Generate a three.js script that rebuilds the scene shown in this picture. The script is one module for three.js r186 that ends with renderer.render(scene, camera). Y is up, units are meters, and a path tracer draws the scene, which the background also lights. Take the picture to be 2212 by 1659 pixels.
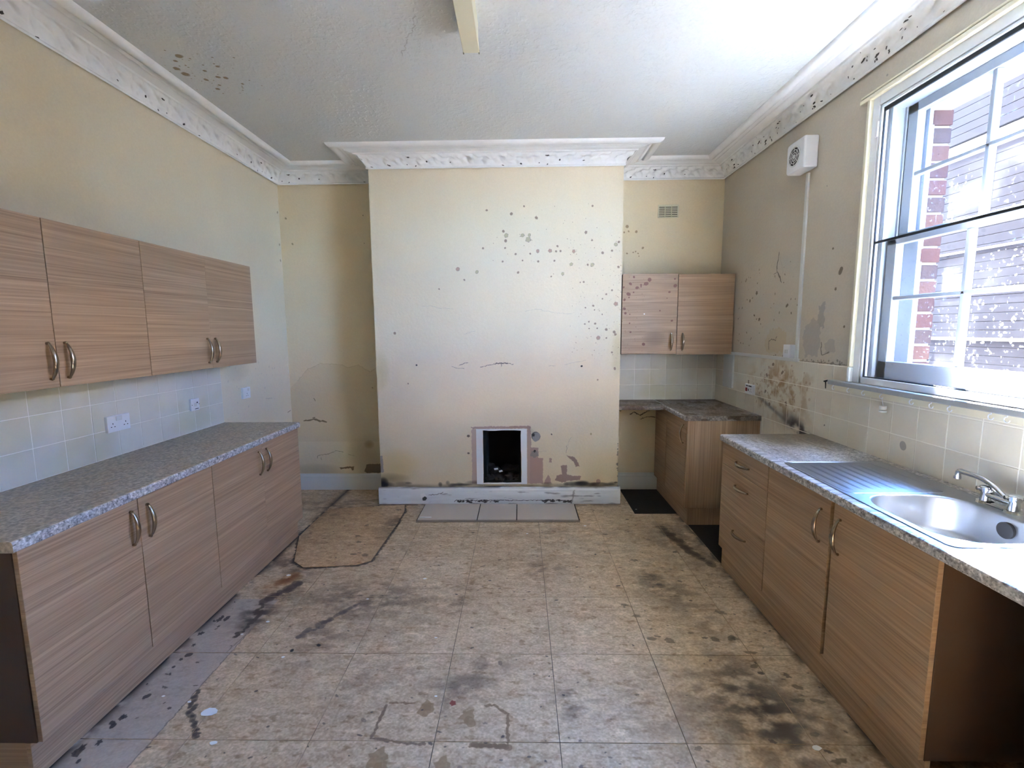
import * as THREE from 'three';
import { Sky } from 'three/addons/objects/Sky.js';
import { RoundedBoxGeometry } from 'three/addons/geometries/RoundedBoxGeometry.js';
import { mergeGeometries, toCreasedNormals } from 'three/addons/utils/BufferGeometryUtils.js';

// ------------------------------------------------------------------ camera, sky, sun, exposure
const scene = new THREE.Scene();
const camera = new THREE.PerspectiveCamera(79.77, 2212 / 1659, 0.05, 200);
camera.position.set(0.0015, 1.6146, 4.5494);
camera.rotation.set(THREE.MathUtils.degToRad(-6.6933), THREE.MathUtils.degToRad(1.0285), THREE.MathUtils.degToRad(-0.4367), 'YXZ');

const SUN = new THREE.Vector3(1, 1.75, -1.29).normalize();
const sky = new Sky();
sky.scale.setScalar(450);
sky.name = 'sky';
const su = sky.material.uniforms;
su.turbidity.value = 10; su.rayleigh.value = 0.4; su.mieCoefficient.value = 0.005; su.mieDirectionalG.value = 0.8;
su.sunPosition.value.copy(SUN);
scene.add(sky);
scene.environmentIntensity = 0.55;

const sun = new THREE.DirectionalLight(new THREE.Color(1.0, 0.97, 0.94), 20);
sun.name = 'sun';
sun.position.copy(SUN).multiplyScalar(20).add(new THREE.Vector3(2, 1.5, 2.5));
sun.target.position.set(2, 1.5, 2.5);
sun.castShadow = true;
sun.shadow.mapSize.set(4096, 4096);
Object.assign(sun.shadow.camera, { left: -6, right: 6, top: 6, bottom: -6, near: 1, far: 40 });
scene.add(sun, sun.target);

const renderer = new THREE.WebGLRenderer({ antialias: true });
renderer.shadowMap.enabled = true;
renderer.shadowMap.type = THREE.PCFSoftShadowMap;
renderer.toneMapping = THREE.LinearToneMapping;
renderer.toneMappingExposure = 52;

// ------------------------------------------------------------------ key dimensions (metres)
const XL = -2.312, XR = 1.938, H = 3.134, ZN = 8.2;          // left wall, right wall, ceiling, wall behind the camera (out of view, set far back to lessen bounced light)
const BX0 = -1.308, BX1 = 0.903, BZ = 0.394;                 // chimney breast
const YT = 0.918, YD0 = 0.154, YD1 = 0.876;                  // worktop top, door bottom and top
const WZ0 = 1.915, WZ1 = 3.605, WY0 = 1.30, WY1 = 2.785;     // window opening

// ------------------------------------------------------------------ small tools
let seedN = 7;
const rnd = () => { seedN = (seedN * 1664525 + 1013904223) >>> 0; return seedN / 4294967296; };
const rr = (a, b) => a + (b - a) * rnd();
const hash = (x, y, s) => { let h = (Math.imul(x, 374761393) + Math.imul(y, 668265263) + Math.imul(s, 1274126177)) | 0; h = Math.imul(h ^ (h >>> 13), 1274126177); return ((h ^ (h >>> 16)) >>> 0) / 4294967296; };
const vnoise = (x, y, s = 0) => {
  const ix = Math.floor(x), iy = Math.floor(y); let fx = x - ix, fy = y - iy;
  fx = fx * fx * (3 - 2 * fx); fy = fy * fy * (3 - 2 * fy);
  const a = hash(ix, iy, s), b = hash(ix + 1, iy, s), c = hash(ix, iy + 1, s), d = hash(ix + 1, iy + 1, s);
  return a + (b - a) * fx + (c - a) * fy + (a - b - c + d) * fx * fy;
};
const fbm = (x, y, o = 4, s = 0) => { let v = 0, a = 0.5, t = 0; for (let i = 0; i < o; i++) { v += a * vnoise(x, y, s + i * 17); t += a; x *= 2.03; y *= 2.03; a *= 0.5; } return v / t; };
const clamp = (x, a = 0, b = 1) => Math.min(b, Math.max(a, x));
const sstep = (a, b, x) => { const t = clamp((x - a) / (b - a)); return t * t * (3 - 2 * t); };

const used = {};
function numbered(n) { if (!(n in used)) { used[n] = 0; return n; } used[n]++; return n + '_' + String(used[n]).padStart(3, '0'); }
function boxUV(g, swap = false, ou = 0, ov = 0) {
  if (!g.attributes.normal) g.computeVertexNormals();
  const p = g.attributes.position, n = g.attributes.normal, uv = new Float32Array(p.count * 2);
  for (let i = 0; i < p.count; i++) {
    const ax = Math.abs(n.getX(i)), ay = Math.abs(n.getY(i)), az = Math.abs(n.getZ(i)), x = p.getX(i), y = p.getY(i), z = p.getZ(i);
    let u, v;
    if (ax >= ay && ax >= az) { u = z; v = y; } else if (az >= ay) { u = x; v = y; } else { u = x; v = z; }
    if (swap) [u, v] = [v, u];
    uv[2 * i] = u + ou; uv[2 * i + 1] = v + ov;
  }
  g.setAttribute('uv', new THREE.BufferAttribute(uv, 2));
  return g;
}
function box(x0, x1, y0, y1, z0, z1) { const g = new THREE.BoxGeometry(Math.abs(x1 - x0), Math.abs(y1 - y0), Math.abs(z1 - z0)); g.translate((x0 + x1) / 2, (y0 + y1) / 2, (z0 + z1) / 2); return boxUV(g); }
function rbox(x0, x1, y0, y1, z0, z1, r = 0.002, seg = 1) {
  const w = Math.abs(x1 - x0), h = Math.abs(y1 - y0), d = Math.abs(z1 - z0);
  const g = new RoundedBoxGeometry(w, h, d, seg, Math.min(r, w / 2.1, h / 2.1, d / 2.1));
  g.translate((x0 + x1) / 2, (y0 + y1) / 2, (z0 + z1) / 2); return boxUV(g);
}
const clean = (g) => { const o = g.index ? g.toNonIndexed() : g; for (const k of Object.keys(o.attributes)) if (!['position', 'normal', 'uv'].includes(k)) o.deleteAttribute(k); if (!o.attributes.uv) boxUV(o); o.morphAttributes = {}; return o; };
const merge = (l) => l.length === 1 ? l[0] : mergeGeometries(l.map(clean));
function finish(m) { m.castShadow = true; m.receiveShadow = true; return m; }
function thing(name, label, category, pos = [0, 0, 0], group) {
  const o = new THREE.Group(); o.name = numbered(name); o.position.set(...pos); scene.add(o);
  o.userData = { label, category }; if (group) o.userData.group = group;
  return o;
}
function struct(name, pos = [0, 0, 0]) { const o = new THREE.Group(); o.name = numbered(name); o.position.set(...pos); o.userData = { kind: 'structure' }; scene.add(o); return o; }
const wp = (o) => { const v = new THREE.Vector3(); while (o && o !== scene) { v.add(o.position); o = o.parent; } return v; };   // nothing here is turned above its parts
function part(parent, name, geos, mat, label) {
  const g = merge([].concat(geos)); const w = wp(parent); g.translate(-w.x, -w.y, -w.z);
  const m = finish(new THREE.Mesh(g, mat)); m.name = name; if (label) m.userData.label = label; parent.add(m); return m;
}
function single(name, label, category, geos, mat, group) {
  const g = merge([].concat(geos)); g.computeBoundingBox(); const b = g.boundingBox, c = new THREE.Vector3((b.min.x + b.max.x) / 2, b.min.y, (b.min.z + b.max.z) / 2);
  g.translate(-c.x, -c.y, -c.z); const m = finish(new THREE.Mesh(g, mat)); m.name = numbered(name); m.position.copy(c);
  m.userData = { label, category }; if (group) m.userData.group = group; scene.add(m); return m;
}
// sweep an ellipse along a path: pts of [position, a-axis, b-axis, ra, rb]
function sweep(rows, n = 10, cap = true) {
  const pos = [], idx = [];
  for (const [c, A, B, ra, rb] of rows) for (let i = 0; i < n; i++) { const t = i / n * 2 * Math.PI, ca = Math.cos(t) * ra, sb = Math.sin(t) * rb; pos.push(c[0] + A[0] * ca + B[0] * sb, c[1] + A[1] * ca + B[1] * sb, c[2] + A[2] * ca + B[2] * sb); }
  const R = rows.length;
  for (let r = 0; r < R - 1; r++) for (let i = 0; i < n; i++) { const a = r * n + i, b = r * n + (i + 1) % n, c = a + n, d = b + n; idx.push(a, b, c, b, d, c); }
  if (cap) { for (const r of [0, R - 1]) { const k = pos.length / 3; pos.push(...rows[r][0]); for (let i = 0; i < n; i++) { const a = r * n + i, b = r * n + (i + 1) % n; r ? idx.push(a, b, k) : idx.push(b, a, k); } } }
  const g = new THREE.BufferGeometry(); g.setAttribute('position', new THREE.Float32BufferAttribute(pos, 3)); g.setIndex(idx); g.computeVertexNormals();
  return boxUV(g);
}
function tube(points, r, seg = 24, rad = 8) { const g = new THREE.TubeGeometry(new THREE.CatmullRomCurve3(points.map((p) => new THREE.Vector3(...p))), seg, r, rad, false); return boxUV(g); }
function cyl(p0, p1, r0, r1 = r0, n = 20) {
  const a = new THREE.Vector3(...p0), b = new THREE.Vector3(...p1), d = b.clone().sub(a), g = new THREE.CylinderGeometry(r1, r0, d.length(), n);
  g.applyQuaternion(new THREE.Quaternion().setFromUnitVectors(new THREE.Vector3(0, 1, 0), d.clone().normalize())); g.translate((a.x + b.x) / 2, (a.y + b.y) / 2, (a.z + b.z) / 2); return boxUV(g);
}
function ball(c, r, sy = 1, n = 14) { const g = new THREE.SphereGeometry(r, n, Math.max(8, n * 0.6 | 0)); g.scale(1, sy, 1); g.translate(...c); return boxUV(g); }
// a profile [[d, y], ...] (d = distance out) extruded between two ends; place(d, y, t) gives the point
function extrudeProfile(prof, t0, t1, place, opt = {}) {
  const pos = [], uv = [], idx = [], ts = [t0, t1], n = prof.length; let s = 0; const S = prof.map((q, i) => (s += i ? Math.hypot(q[0] - prof[i - 1][0], q[1] - prof[i - 1][1]) : 0));
  const closed = opt.closed;
  for (let i = 0; i < n - (closed ? 0 : 1); i++) { const j = (i + 1) % n, k = pos.length / 3; for (const [q, sv] of [[prof[i], S[i]], [prof[j], j ? S[j] : S[i] + 0.01]]) for (const t of ts) { pos.push(...place(q[0], q[1], t)); uv.push(t, sv); } idx.push(k, k + 1, k + 2, k + 1, k + 3, k + 2); }
  if (closed) for (const t of ts) { const k = pos.length / 3; for (let i = 0; i < n; i++) { pos.push(...place(prof[i][0], prof[i][1], t)); uv.push(prof[i][0], prof[i][1]); } const tri = THREE.ShapeUtils.triangulateShape(prof.map((q) => new THREE.Vector2(q[0], q[1])), []); for (const f of tri) idx.push(k + f[0], k + f[1], k + f[2]); }
  let g = new THREE.BufferGeometry(); g.setAttribute('position', new THREE.Float32BufferAttribute(pos, 3)); g.setAttribute('uv', new THREE.Float32BufferAttribute(uv, 2)); g.setIndex(idx); g = g.toNonIndexed(); g.computeVertexNormals();
  g = toCreasedNormals(g, 0.7);
  return g;
}

// ------------------------------------------------------------------ textures
// a canvas that covers u0..u0+w by v0..v0+h metres; uv are metres
function canvasTex(u0, v0, w, h, ppm, pixel, draw, opt = {}) {
  const W = Math.min(2048, Math.round(w * ppm)), Hh = Math.min(2048, Math.round(h * ppm)), c = document.createElement('canvas'); c.width = W; c.height = Hh;
  const ctx = c.getContext('2d');
  if (pixel) {
    const im = ctx.createImageData(W, Hh), d = im.data, out = [0, 0, 0];
    for (let j = 0; j < Hh; j++) for (let i = 0; i < W; i++) { pixel(u0 + (i + 0.5) / W * w, v0 + (1 - (j + 0.5) / Hh) * h, out); const o = (j * W + i) * 4; d[o] = clamp(out[0], 0, 255); d[o + 1] = clamp(out[1], 0, 255); d[o + 2] = clamp(out[2], 0, 255); d[o + 3] = 255; }
    ctx.putImageData(im, 0, 0);
  }
  if (draw) { ctx.setTransform(W / w, 0, 0, -Hh / h, -u0 * W / w, Hh + v0 * Hh / h); draw(ctx); }
  const t = new THREE.CanvasTexture(c); t.colorSpace = opt.linear ? THREE.NoColorSpace : THREE.SRGBColorSpace;
  t.wrapS = t.wrapT = opt.wrap ?? THREE.MirroredRepeatWrapping; t.repeat.set(1 / w, 1 / h); t.offset.set(-u0 / w, -v0 / h); t.magFilter = THREE.LinearFilter; t.anisotropy = 8;
  return t;
}
const rgba = (c, a) => `rgba(${c[0]},${c[1]},${c[2]},${a})`;
function blob(ctx, x, y, r, c, a = 1, rough = 0.35, stretch = 1, rot = 0) {
  ctx.beginPath(); const n = 14, ph = rnd() * 6.28, k1 = rr(0, rough), k2 = rr(0, rough * 0.6);
  for (let i = 0; i <= n; i++) { const t = i / n * 6.283, q = r * (1 + k1 * Math.sin(2 * t + ph) * 0.6 + k2 * Math.sin(5 * t + ph * 2)); const px = Math.cos(t) * q * stretch, py = Math.sin(t) * q; const X = x + px * Math.cos(rot) - py * Math.sin(rot), Y = y + px * Math.sin(rot) + py * Math.cos(rot); i ? ctx.lineTo(X, Y) : ctx.moveTo(X, Y); }
  ctx.closePath(); ctx.fillStyle = rgba(c, a); ctx.fill();
}
function chip(ctx, x, y, r, c) { blob(ctx, x + r * 0.08, y - r * 0.1, r * 1.12, [120, 108, 92], 0.55); blob(ctx, x, y, r * 0.95, c, 0.95); }
function poly(ctx, pts, c, a = 1, jag = 0.004) {
  ctx.beginPath(); for (let k = 0; k < pts.length; k++) { const [x0, y0] = pts[k], [x1, y1] = pts[(k + 1) % pts.length]; const n = Math.max(1, Math.round(Math.hypot(x1 - x0, y1 - y0) / 0.012)); for (let i = 0; i < n; i++) { const t = i / n, x = x0 + (x1 - x0) * t + rr(-jag, jag), y = y0 + (y1 - y0) * t + rr(-jag, jag); k + i ? ctx.lineTo(x, y) : ctx.moveTo(x, y); } }
  ctx.closePath(); ctx.fillStyle = rgba(c, a); ctx.fill();
}
function crack(ctx, pts, w, c, a = 0.8, jag = 0.004) {
  let prev = pts[0];
  for (let k = 1; k < pts.length; k++) { const n = Math.max(2, Math.round(Math.hypot(pts[k][0] - pts[k - 1][0], pts[k][1] - pts[k - 1][1]) / 0.012)); for (let i = 1; i <= n; i++) { const t = i / n, q = [pts[k - 1][0] + (pts[k][0] - pts[k - 1][0]) * t + rr(-jag, jag), pts[k - 1][1] + (pts[k][1] - pts[k - 1][1]) * t + rr(-jag, jag)]; ctx.beginPath(); ctx.moveTo(...prev); ctx.lineTo(...q); ctx.lineWidth = w * rr(0.5, 1.3); ctx.strokeStyle = rgba(c, a); ctx.lineCap = 'round'; ctx.stroke(); prev = q; } }
}
function soft(ctx, x, y, rx, ry, c, a) { ctx.save(); ctx.translate(x, y); ctx.scale(rx, ry); const g = ctx.createRadialGradient(0, 0, 0, 0, 0, 1); g.addColorStop(0, rgba(c, a)); g.addColorStop(0.6, rgba(c, a * 0.6)); g.addColorStop(1, rgba(c, 0)); ctx.fillStyle = g; ctx.beginPath(); ctx.arc(0, 0, 1, 0, 7); ctx.fill(); ctx.restore(); }

const CREAM = [228, 213, 184], PINK = [176, 146, 130], BROWN = [168, 142, 112];
const plasterPixel = (base, amp = 6) => (u, v, o) => { const n = fbm(u * 1.7, v * 1.7, 4, 3) - 0.5, f = vnoise(u * 160, v * 160, 9) - 0.5, k = n * amp * 2 + f * 5; o[0] = base[0] + k; o[1] = base[1] + k; o[2] = base[2] + k * 1.1; };
const std = (o) => new THREE.MeshStandardMaterial(o);

const grainBump = canvasTex(0, 0, 1, 1, 512, (u, v, o) => { const k = 128 + (fbm(u * 60, v * 60, 3, 5) - 0.5) * 180; o[0] = o[1] = o[2] = k; }, null, { linear: true });
const artexBump = canvasTex(0, 0, 1.2, 1.2, 640, (u, v, o) => { const a = fbm(u * 32, v * 32, 3, 21), b = sstep(0.55, 0.72, fbm(u * 55 + 3, v * 55, 2, 33)); o[0] = o[1] = o[2] = 80 + a * 90 + b * 70; }, null, { linear: true });

// chimney breast paint with its chips, cracks and bared plaster
const breastSpots = [[-.283, 2.655, .0086], [-.068, 2.623, .0118], [.043, 2.685, .0075], [.15, 2.587, .0118], [.638, 2.681, .0085], [-.139, 2.476, .0108], [-.115, 2.441, .0172], [-.12, 2.395, .0119], [-.125, 2.333, .0076], [-.32, 2.333, .0087], [.028, 2.44, .0151], [.088, 2.442, .0129], [.078, 2.404, .0215], [.162, 2.304, .014], [.27, 2.306, .0151], [.323, 2.3, .0086], [.335, 2.344, .0086], [.362, 2.302, .0086], [.478, 2.299, .014], [.583, 2.459, .0118], [.637, 2.391, .0075], [.845, 2.354, .015], [.871, 2.374, .0096], [.813, 2.301, .0086], [.731, 2.283, .0107], [-.033, 2.28, .0087], [.096, 2.282, .0076], [-.148, 2.217, .0076], [.028, 2.224, .0065], [.166, 2.215, .0087], [.309, 2.219, .0076], [-.547, 2.156, .0164], [-.378, 2.13, .0142], [-.49, 2.061, .0077], [-.012, 2.121, .0098], [.382, 2.106, .013], [.281, 2.083, .0065], [.456, 2.188, .014], [.642, 2.181, .0151], [.602, 2.182, .0086], [.568, 2.033, .0076], [.538, 2.03, .0054], [.819, 1.959, .0076], [.769, 1.925, .0076], [.736, 1.885, .0065], [.855, 1.84, .0174], [.655, 1.825, .0087], [.586, 1.808, .0065], [.667, 1.788, .0055], [.736, 1.748, .0055], [.618, 1.684, .0066], [.674, 1.667, .0088], [.582, 1.664, .0066], [.621, 1.623, .0055], [.693, 1.625, .0066], [.774, 1.614, .011], [.703, 1.541, .0165], [.845, 1.591, .012], [.856, 1.569, .0099], [.776, 1.538, .0066], [.828, 1.409, .0077], [.856, 1.263, .0111], [-.717, 1.983, .0066], [-1.129, 1.595, .0111], [-1.023, 1.136, .0068], [.704, 1.161, .0067], [.872, 2.16, .0097]];
const breastTex = canvasTex(BX0, 0, BX1 - BX0, H, 500, (u, v, o) => {
  plasterPixel(CREAM, 4)(u, v, o);
  const damp = sstep(0.95, 0.15, v) * (0.35 + fbm(u * 3, v * 3, 3, 8)) * 0.16 + sstep(0.75, 0.9, u) * sstep(1.75, 1.45, v) * sstep(1.1, 1.3, v) * 0.2 * 0.5 * fbm(u * 20, v * 20, 3, 2);
  o[0] *= 1 - damp * 0.35; o[1] *= 1 - damp * 0.5; o[2] *= 1 - damp * 1.05;
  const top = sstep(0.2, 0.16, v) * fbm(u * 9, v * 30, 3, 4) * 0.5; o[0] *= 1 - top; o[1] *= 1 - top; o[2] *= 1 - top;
}, (c) => {
  soft(c, -1.27, 1.25, 0.09, 0.2, [190, 180, 120], 0.4); soft(c, -1.15, 0.35, 0.22, 0.2, [196, 170, 105], 0.5); soft(c, -1.22, 0.24, 0.2, 0.06, [120, 105, 75], 0.5); soft(c, 0.88, 1.4, 0.06, 0.24, [190, 176, 130], 0.3);
  for (const [x, y, r] of breastSpots) chip(c, x, y, r, r > 0.0125 ? (rnd() < 0.5 ? [186, 150, 128] : [190, 176, 138]) : [158, 132, 112]);
  for (let i = 0; i < 150; i++) { const t = rnd(), x = 0.9 - Math.pow(rnd(), 1.6) * 0.45, y = 1.35 + t * 1.1; blob(c, x, y, rr(0.0015, 0.0045), [166, 140, 118], rr(0.4, 0.9)); }
  for (let i = 0; i < 60; i++) blob(c, rr(-0.3, 0.85), rr(2.05, 2.72), rr(0.0015, 0.004), [160, 135, 112], rr(0.4, 0.9));
  // cracks
  crack(c, [[-0.36, 1.283], [-0.27, 1.302], [-0.185, 1.318], [-0.13, 1.318], [-0.06, 1.305]], 0.0045, [110, 98, 92]); crack(c, [[-0.22, 1.315], [-0.11, 1.318]], 0.008, [96, 84, 78]); crack(c, [[-0.165, 1.315], [-0.168, 1.285]], 0.004, [100, 90, 84]);
  crack(c, [[-0.55, 1.302], [-0.5, 1.318], [-0.475, 1.325]], 0.006, [130, 118, 110]); crack(c, [[-0.62, 1.29], [-0.57, 1.272], [-0.51, 1.27]], 0.0035, [140, 128, 118]);
  crack(c, [[-0.87, 1.83], [-0.8, 1.838], [-0.72, 1.815], [-0.6, 1.808]], 0.0022, [165, 155, 145], 0.6); crack(c, [[0.05, 1.78], [0.16, 1.8], [0.3, 1.765], [0.47, 1.755]], 0.0022, [165, 155, 145], 0.6); crack(c, [[-0.5, 1.58], [-0.4, 1.61]], 0.003, [165, 155, 145], 0.5); crack(c, [[0.26, 1.29], [0.32, 1.293]], 0.003, [150, 140, 130], 0.5); crack(c, [[0.4, 1.3], [0.6, 1.34]], 0.003, [165, 155, 145], 0.5);
  blob(c, 0.558, 1.286, 0.009, [50, 45, 42]); blob(c, -0.94, 1.304, 0.008, [60, 54, 50]);
  // bared pink plaster round the opening and to its right
  poly(c, [[0.062, 0.74], [0.095, 0.735], [0.1, 0.56], [0.095, 0.19], [0.06, 0.19]], PINK, 0.85); poly(c, [[-0.461, 0.728], [-0.3, 0.735], [0.095, 0.735], [0.095, 0.715], [-0.43, 0.71]], PINK, 0.9); poly(c, [[-0.45, 0.71], [-0.405, 0.71], [-0.405, 0.19], [-0.455, 0.19], [-0.45, 0.4]], [186, 160, 146], 0.85);
  poly(c, [[0.09, 0.535], [0.165, 0.53], [0.164, 0.433], [0.208, 0.43], [0.206, 0.19], [0.085, 0.19]], PINK); poly(c, [[0.215, 0.19], [0.236, 0.235], [0.257, 0.276], [0.275, 0.25], [0.288, 0.19]], PINK);
  poly(c, [[0.425, 0.462], [0.455, 0.45], [0.501, 0.444], [0.53, 0.4], [0.548, 0.354], [0.513, 0.352], [0.489, 0.402], [0.45, 0.43]], [160, 132, 116]); poly(c, [[0.321, 0.222], [0.339, 0.265], [0.385, 0.28], [0.373, 0.36], [0.429, 0.37], [0.432, 0.275], [0.5, 0.262], [0.566, 0.264], [0.556, 0.225], [0.5, 0.218], [0.444, 0.216], [0.386, 0.2]], [162, 134, 118]);
  poly(c, [[0.268, 0.432], [0.29, 0.432], [0.287, 0.39], [0.266, 0.392]], PINK); blob(c, 0.724, 0.209, 0.022, [170, 140, 122]);
  blob(c, 0.288, 0.658, 0.007, [90, 76, 66]); blob(c, -0.48, 0.645, 0.013, [110, 96, 84]); blob(c, -0.482, 0.482, 0.01, [110, 96, 84]); blob(c, 0.13, 0.47, 0.035, [140, 132, 122], 0.9, 0.5); blob(c, 0.132, 0.5, 0.012, [60, 54, 48]); blob(c, 0.65, 0.66, 0.01, [178, 160, 120]);
  blob(c, 0.143, 0.64, 0.043, [112, 108, 102], 1, 0.3); blob(c, 0.148, 0.633, 0.038, [150, 147, 142], 1, 0.3); blob(c, 0.12, 0.652, 0.014, [56, 50, 46], 1, 0.5);
  crack(c, [[0.425, 0.55], [0.43, 0.52], [0.42, 0.48]], 0.0035, [150, 130, 116]); crack(c, [[0.47, 0.63], [0.45, 0.6], [0.44, 0.55]], 0.0025, [170, 155, 140]); crack(c, [[0.14, 0.49], [0.24, 0.5]], 0.002, [165, 150, 136], 0.6);
  for (let i = 0; i < 12; i++) blob(c, rr(0.895, 0.903), rr(0.25, 0.6), rr(0.004, 0.012), [120, 110, 98], 0.7); poly(c, [[-1.308, 0.46], [-1.285, 0.46], [-1.28, 0.3], [-1.308, 0.3]], [150, 140, 135], 0.8);
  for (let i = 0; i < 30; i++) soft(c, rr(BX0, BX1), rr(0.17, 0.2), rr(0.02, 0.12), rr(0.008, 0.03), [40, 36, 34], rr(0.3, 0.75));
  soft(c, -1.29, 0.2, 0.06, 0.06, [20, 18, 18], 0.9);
});
// back wall, both alcoves
const backTex = canvasTex(XL, 0, XR - XL, H, 480, plasterPixel([226, 209, 174], 5), (c) => {
  c.save(); c.beginPath(); const arc = [[-2.312, 1.05], [-2.231, 1.126], [-2.133, 1.236], [-1.997, 1.296], [-1.776, 1.284], [-1.717, 1.254], [-1.615, 1.278], [-1.496, 1.212], [-1.42, 1.262], [-1.3, 1.28], [-1.3, 0.5], [-2.312, 0.5]]; arc.forEach((q, i) => (i ? c.lineTo(...q) : c.moveTo(...q))); c.closePath(); c.fillStyle = 'rgba(170,150,105,0.13)'; c.fill(); c.restore();
  crack(c, arc.slice(1, 9), 0.006, [175, 155, 115], 0.3);
  crack(c, [[-2.195, 0.716], [-2.15, 0.722], [-2.1, 0.733], [-2.03, 0.715], [-1.97, 0.706]], 0.016, [130, 112, 84], 0.9); crack(c, [[-2.1, 0.745], [-2.08, 0.75]], 0.008, [120, 104, 78]); crack(c, [[-2.08, 0.945], [-2.07, 0.92]], 0.013, [140, 122, 94]);
  crack(c, [[-2.078, 0.328], [-2.07, 0.355], [-2.02, 0.362], [-1.95, 0.375], [-1.88, 0.405], [-1.81, 0.39]], 0.005, [140, 122, 92], 0.7); crack(c, [[-2.04, 0.34], [-2.04, 0.31]], 0.004, [140, 122, 92]); crack(c, [[-1.76, 0.37], [-1.7, 0.35]], 0.004, [140, 120, 92]);
  poly(c, [[-1.87, 0.232], [-1.83, 0.228], [-1.76, 0.238], [-1.705, 0.238], [-1.71, 0.205], [-1.725, 0.2], [-1.74, 0.222], [-1.84, 0.21]], [128, 104, 76]); poly(c, [[-1.575, 0.26], [-1.5, 0.265], [-1.3, 0.268], [-1.3, 0.17], [-1.57, 0.17], [-1.6, 0.19]], [122, 100, 74]); soft(c, -1.54, 0.47, 0.06, 0.05, [140, 112, 80], 0.6);
  for (const [x, y, r] of [[-2.25, 2.7, .01], [-2.2, 2.46, .01], [-1.5, 2.72, .006], [-1.5, 2.46, .005], [-1.48, 1.05, .007]]) blob(c, x, y, r, [150, 132, 100], 0.8);
  soft(c, -1.5, 0.35, 0.3, 0.25, [150, 128, 82], 0.35); soft(c, -2.1, 0.2, 0.3, 0.08, [160, 140, 96], 0.4);
  for (const [x, y, r] of [[1.03, 2.589, .0137], [1.045, 2.544, .0075], [1.003, 2.535, .0075], [1.118, 2.54, .0112], [1.184, 2.388, .01], [1.034, 2.338, .0075], [1.093, 2.347, .0062], [1.116, 2.355, .0062], [1.14, 2.337, .0062], [1.149, 2.311, .005]]) chip(c, x, y, r, [172, 142, 108]);
  crack(c, [[1.1, 0.77], [1.14, 0.79], [1.2, 0.76], [1.27, 0.8], [1.34, 0.83]], 0.01, [90, 78, 60], 0.9); crack(c, [[1.2, 0.72], [1.28, 0.745], [1.36, 0.74]], 0.008, [110, 96, 74], 0.8); blob(c, 1.0, 0.81, 0.012, [120, 106, 82]);
});
const leftTex = canvasTex(0, 0, 3.4, H, 300, plasterPixel([221, 208, 180], 5), (c) => { for (let i = 0; i < 26; i++) blob(c, rr(0.2, 1.0), rr(0.95, 1.35), rr(0.003, 0.01), [190, 180, 160], 0.5); crack(c, [[0.35, 1.0], [0.45, 1.01]], 0.004, [170, 160, 140]); crack(c, [[0.02, 0.83], [0.08, 0.82]], 0.006, [130, 115, 90]); for (const y of [2.75, 2.45, 2.3]) blob(c, 0.03, y, 0.012, [150, 132, 100], 0.7); soft(c, 0.85, 1.3, 0.2, 0.1, [180, 168, 140], 0.4); });
const rightTex = canvasTex(0, 0.6, 3.4, H - 0.6, 500, plasterPixel([200, 190, 171], 5), (c) => {
  for (let i = 0; i < 60; i++) blob(c, 0.4 + Math.pow(rnd(), 1.5) * 0.9, rr(1.45, 2.1), rr(0.002, 0.009), [130, 118, 98], rr(0.5, 0.9), 0.6);
  for (const [z, y, r] of [[.595, 1.843, .012], [.762, 1.685, .014], [.7, 1.9, .016], [.68, 1.72, .01], [1.684, 1.955, .02], [1.142, 1.776, .014], [1.65, 1.85, .01], [1.6, 2.1, .008], [1.2, 1.72, .008], [1.75, 1.62, .008]]) blob(c, z, y, r, [110, 98, 82], 0.85, 0.6);
  poly(c, [[0.86, 1.5], [0.93, 1.6], [1.05, 1.62], [1.15, 1.58], [1.18, 1.44], [0.9, 1.42]], [196, 180, 150], 0.8, 0.01); poly(c, [[1.36, 1.6], [1.45, 1.68], [1.54, 1.66], [1.53, 1.44], [1.4, 1.42], [1.36, 1.5]], [178, 170, 158], 0.9, 0.012); poly(c, [[1.5, 1.75], [1.56, 1.78], [1.57, 1.62], [1.51, 1.6]], [172, 164, 152], 0.9, 0.012); poly(c, [[1.58, 1.52], [1.66, 1.55], [1.7, 1.47], [1.6, 1.44]], [180, 172, 160], 0.85, 0.01);
  crack(c, [[0.93, 1.45], [0.92, 1.51], [0.96, 1.53], [1.02, 1.525], [1.03, 1.55]], 0.006, [120, 108, 92], 0.8); crack(c, [[1.55, 1.52], [1.56, 1.44], [1.63, 1.46]], 0.007, [120, 112, 100], 0.8);
  crack(c, [[0.997, 2.176], [0.98, 2.06], [0.985, 2.035]], 0.008, [110, 102, 92], 0.9); crack(c, [[0.985, 2.035], [1.02, 2.0], [1.05, 1.95]], 0.012, [120, 112, 100], 0.9); crack(c, [[0.997, 2.176], [1.06, 2.04], [1.065, 1.96]], 0.003, [170, 164, 150], 0.7); crack(c, [[0.94, 2.02], [0.98, 2.03]], 0.005, [130, 120, 108]);
  crack(c, [[1.0, 1.385], [1.85, 1.392]], 0.006, [130, 120, 105], 0.6); for (const [z, y, r] of [[2.25, 2.87, .02], [1.93, 2.93, .006], [1.5, 2.5, .005]]) { blob(c, z, y, r, [150, 142, 135], 0.8); }
  for (let i = 0; i < 40; i++) blob(c, rr(1.0, 1.85), 1.385 + rr(-0.01, 0.03), rr(0.003, 0.01), [120, 112, 100], 0.6);
});
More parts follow.
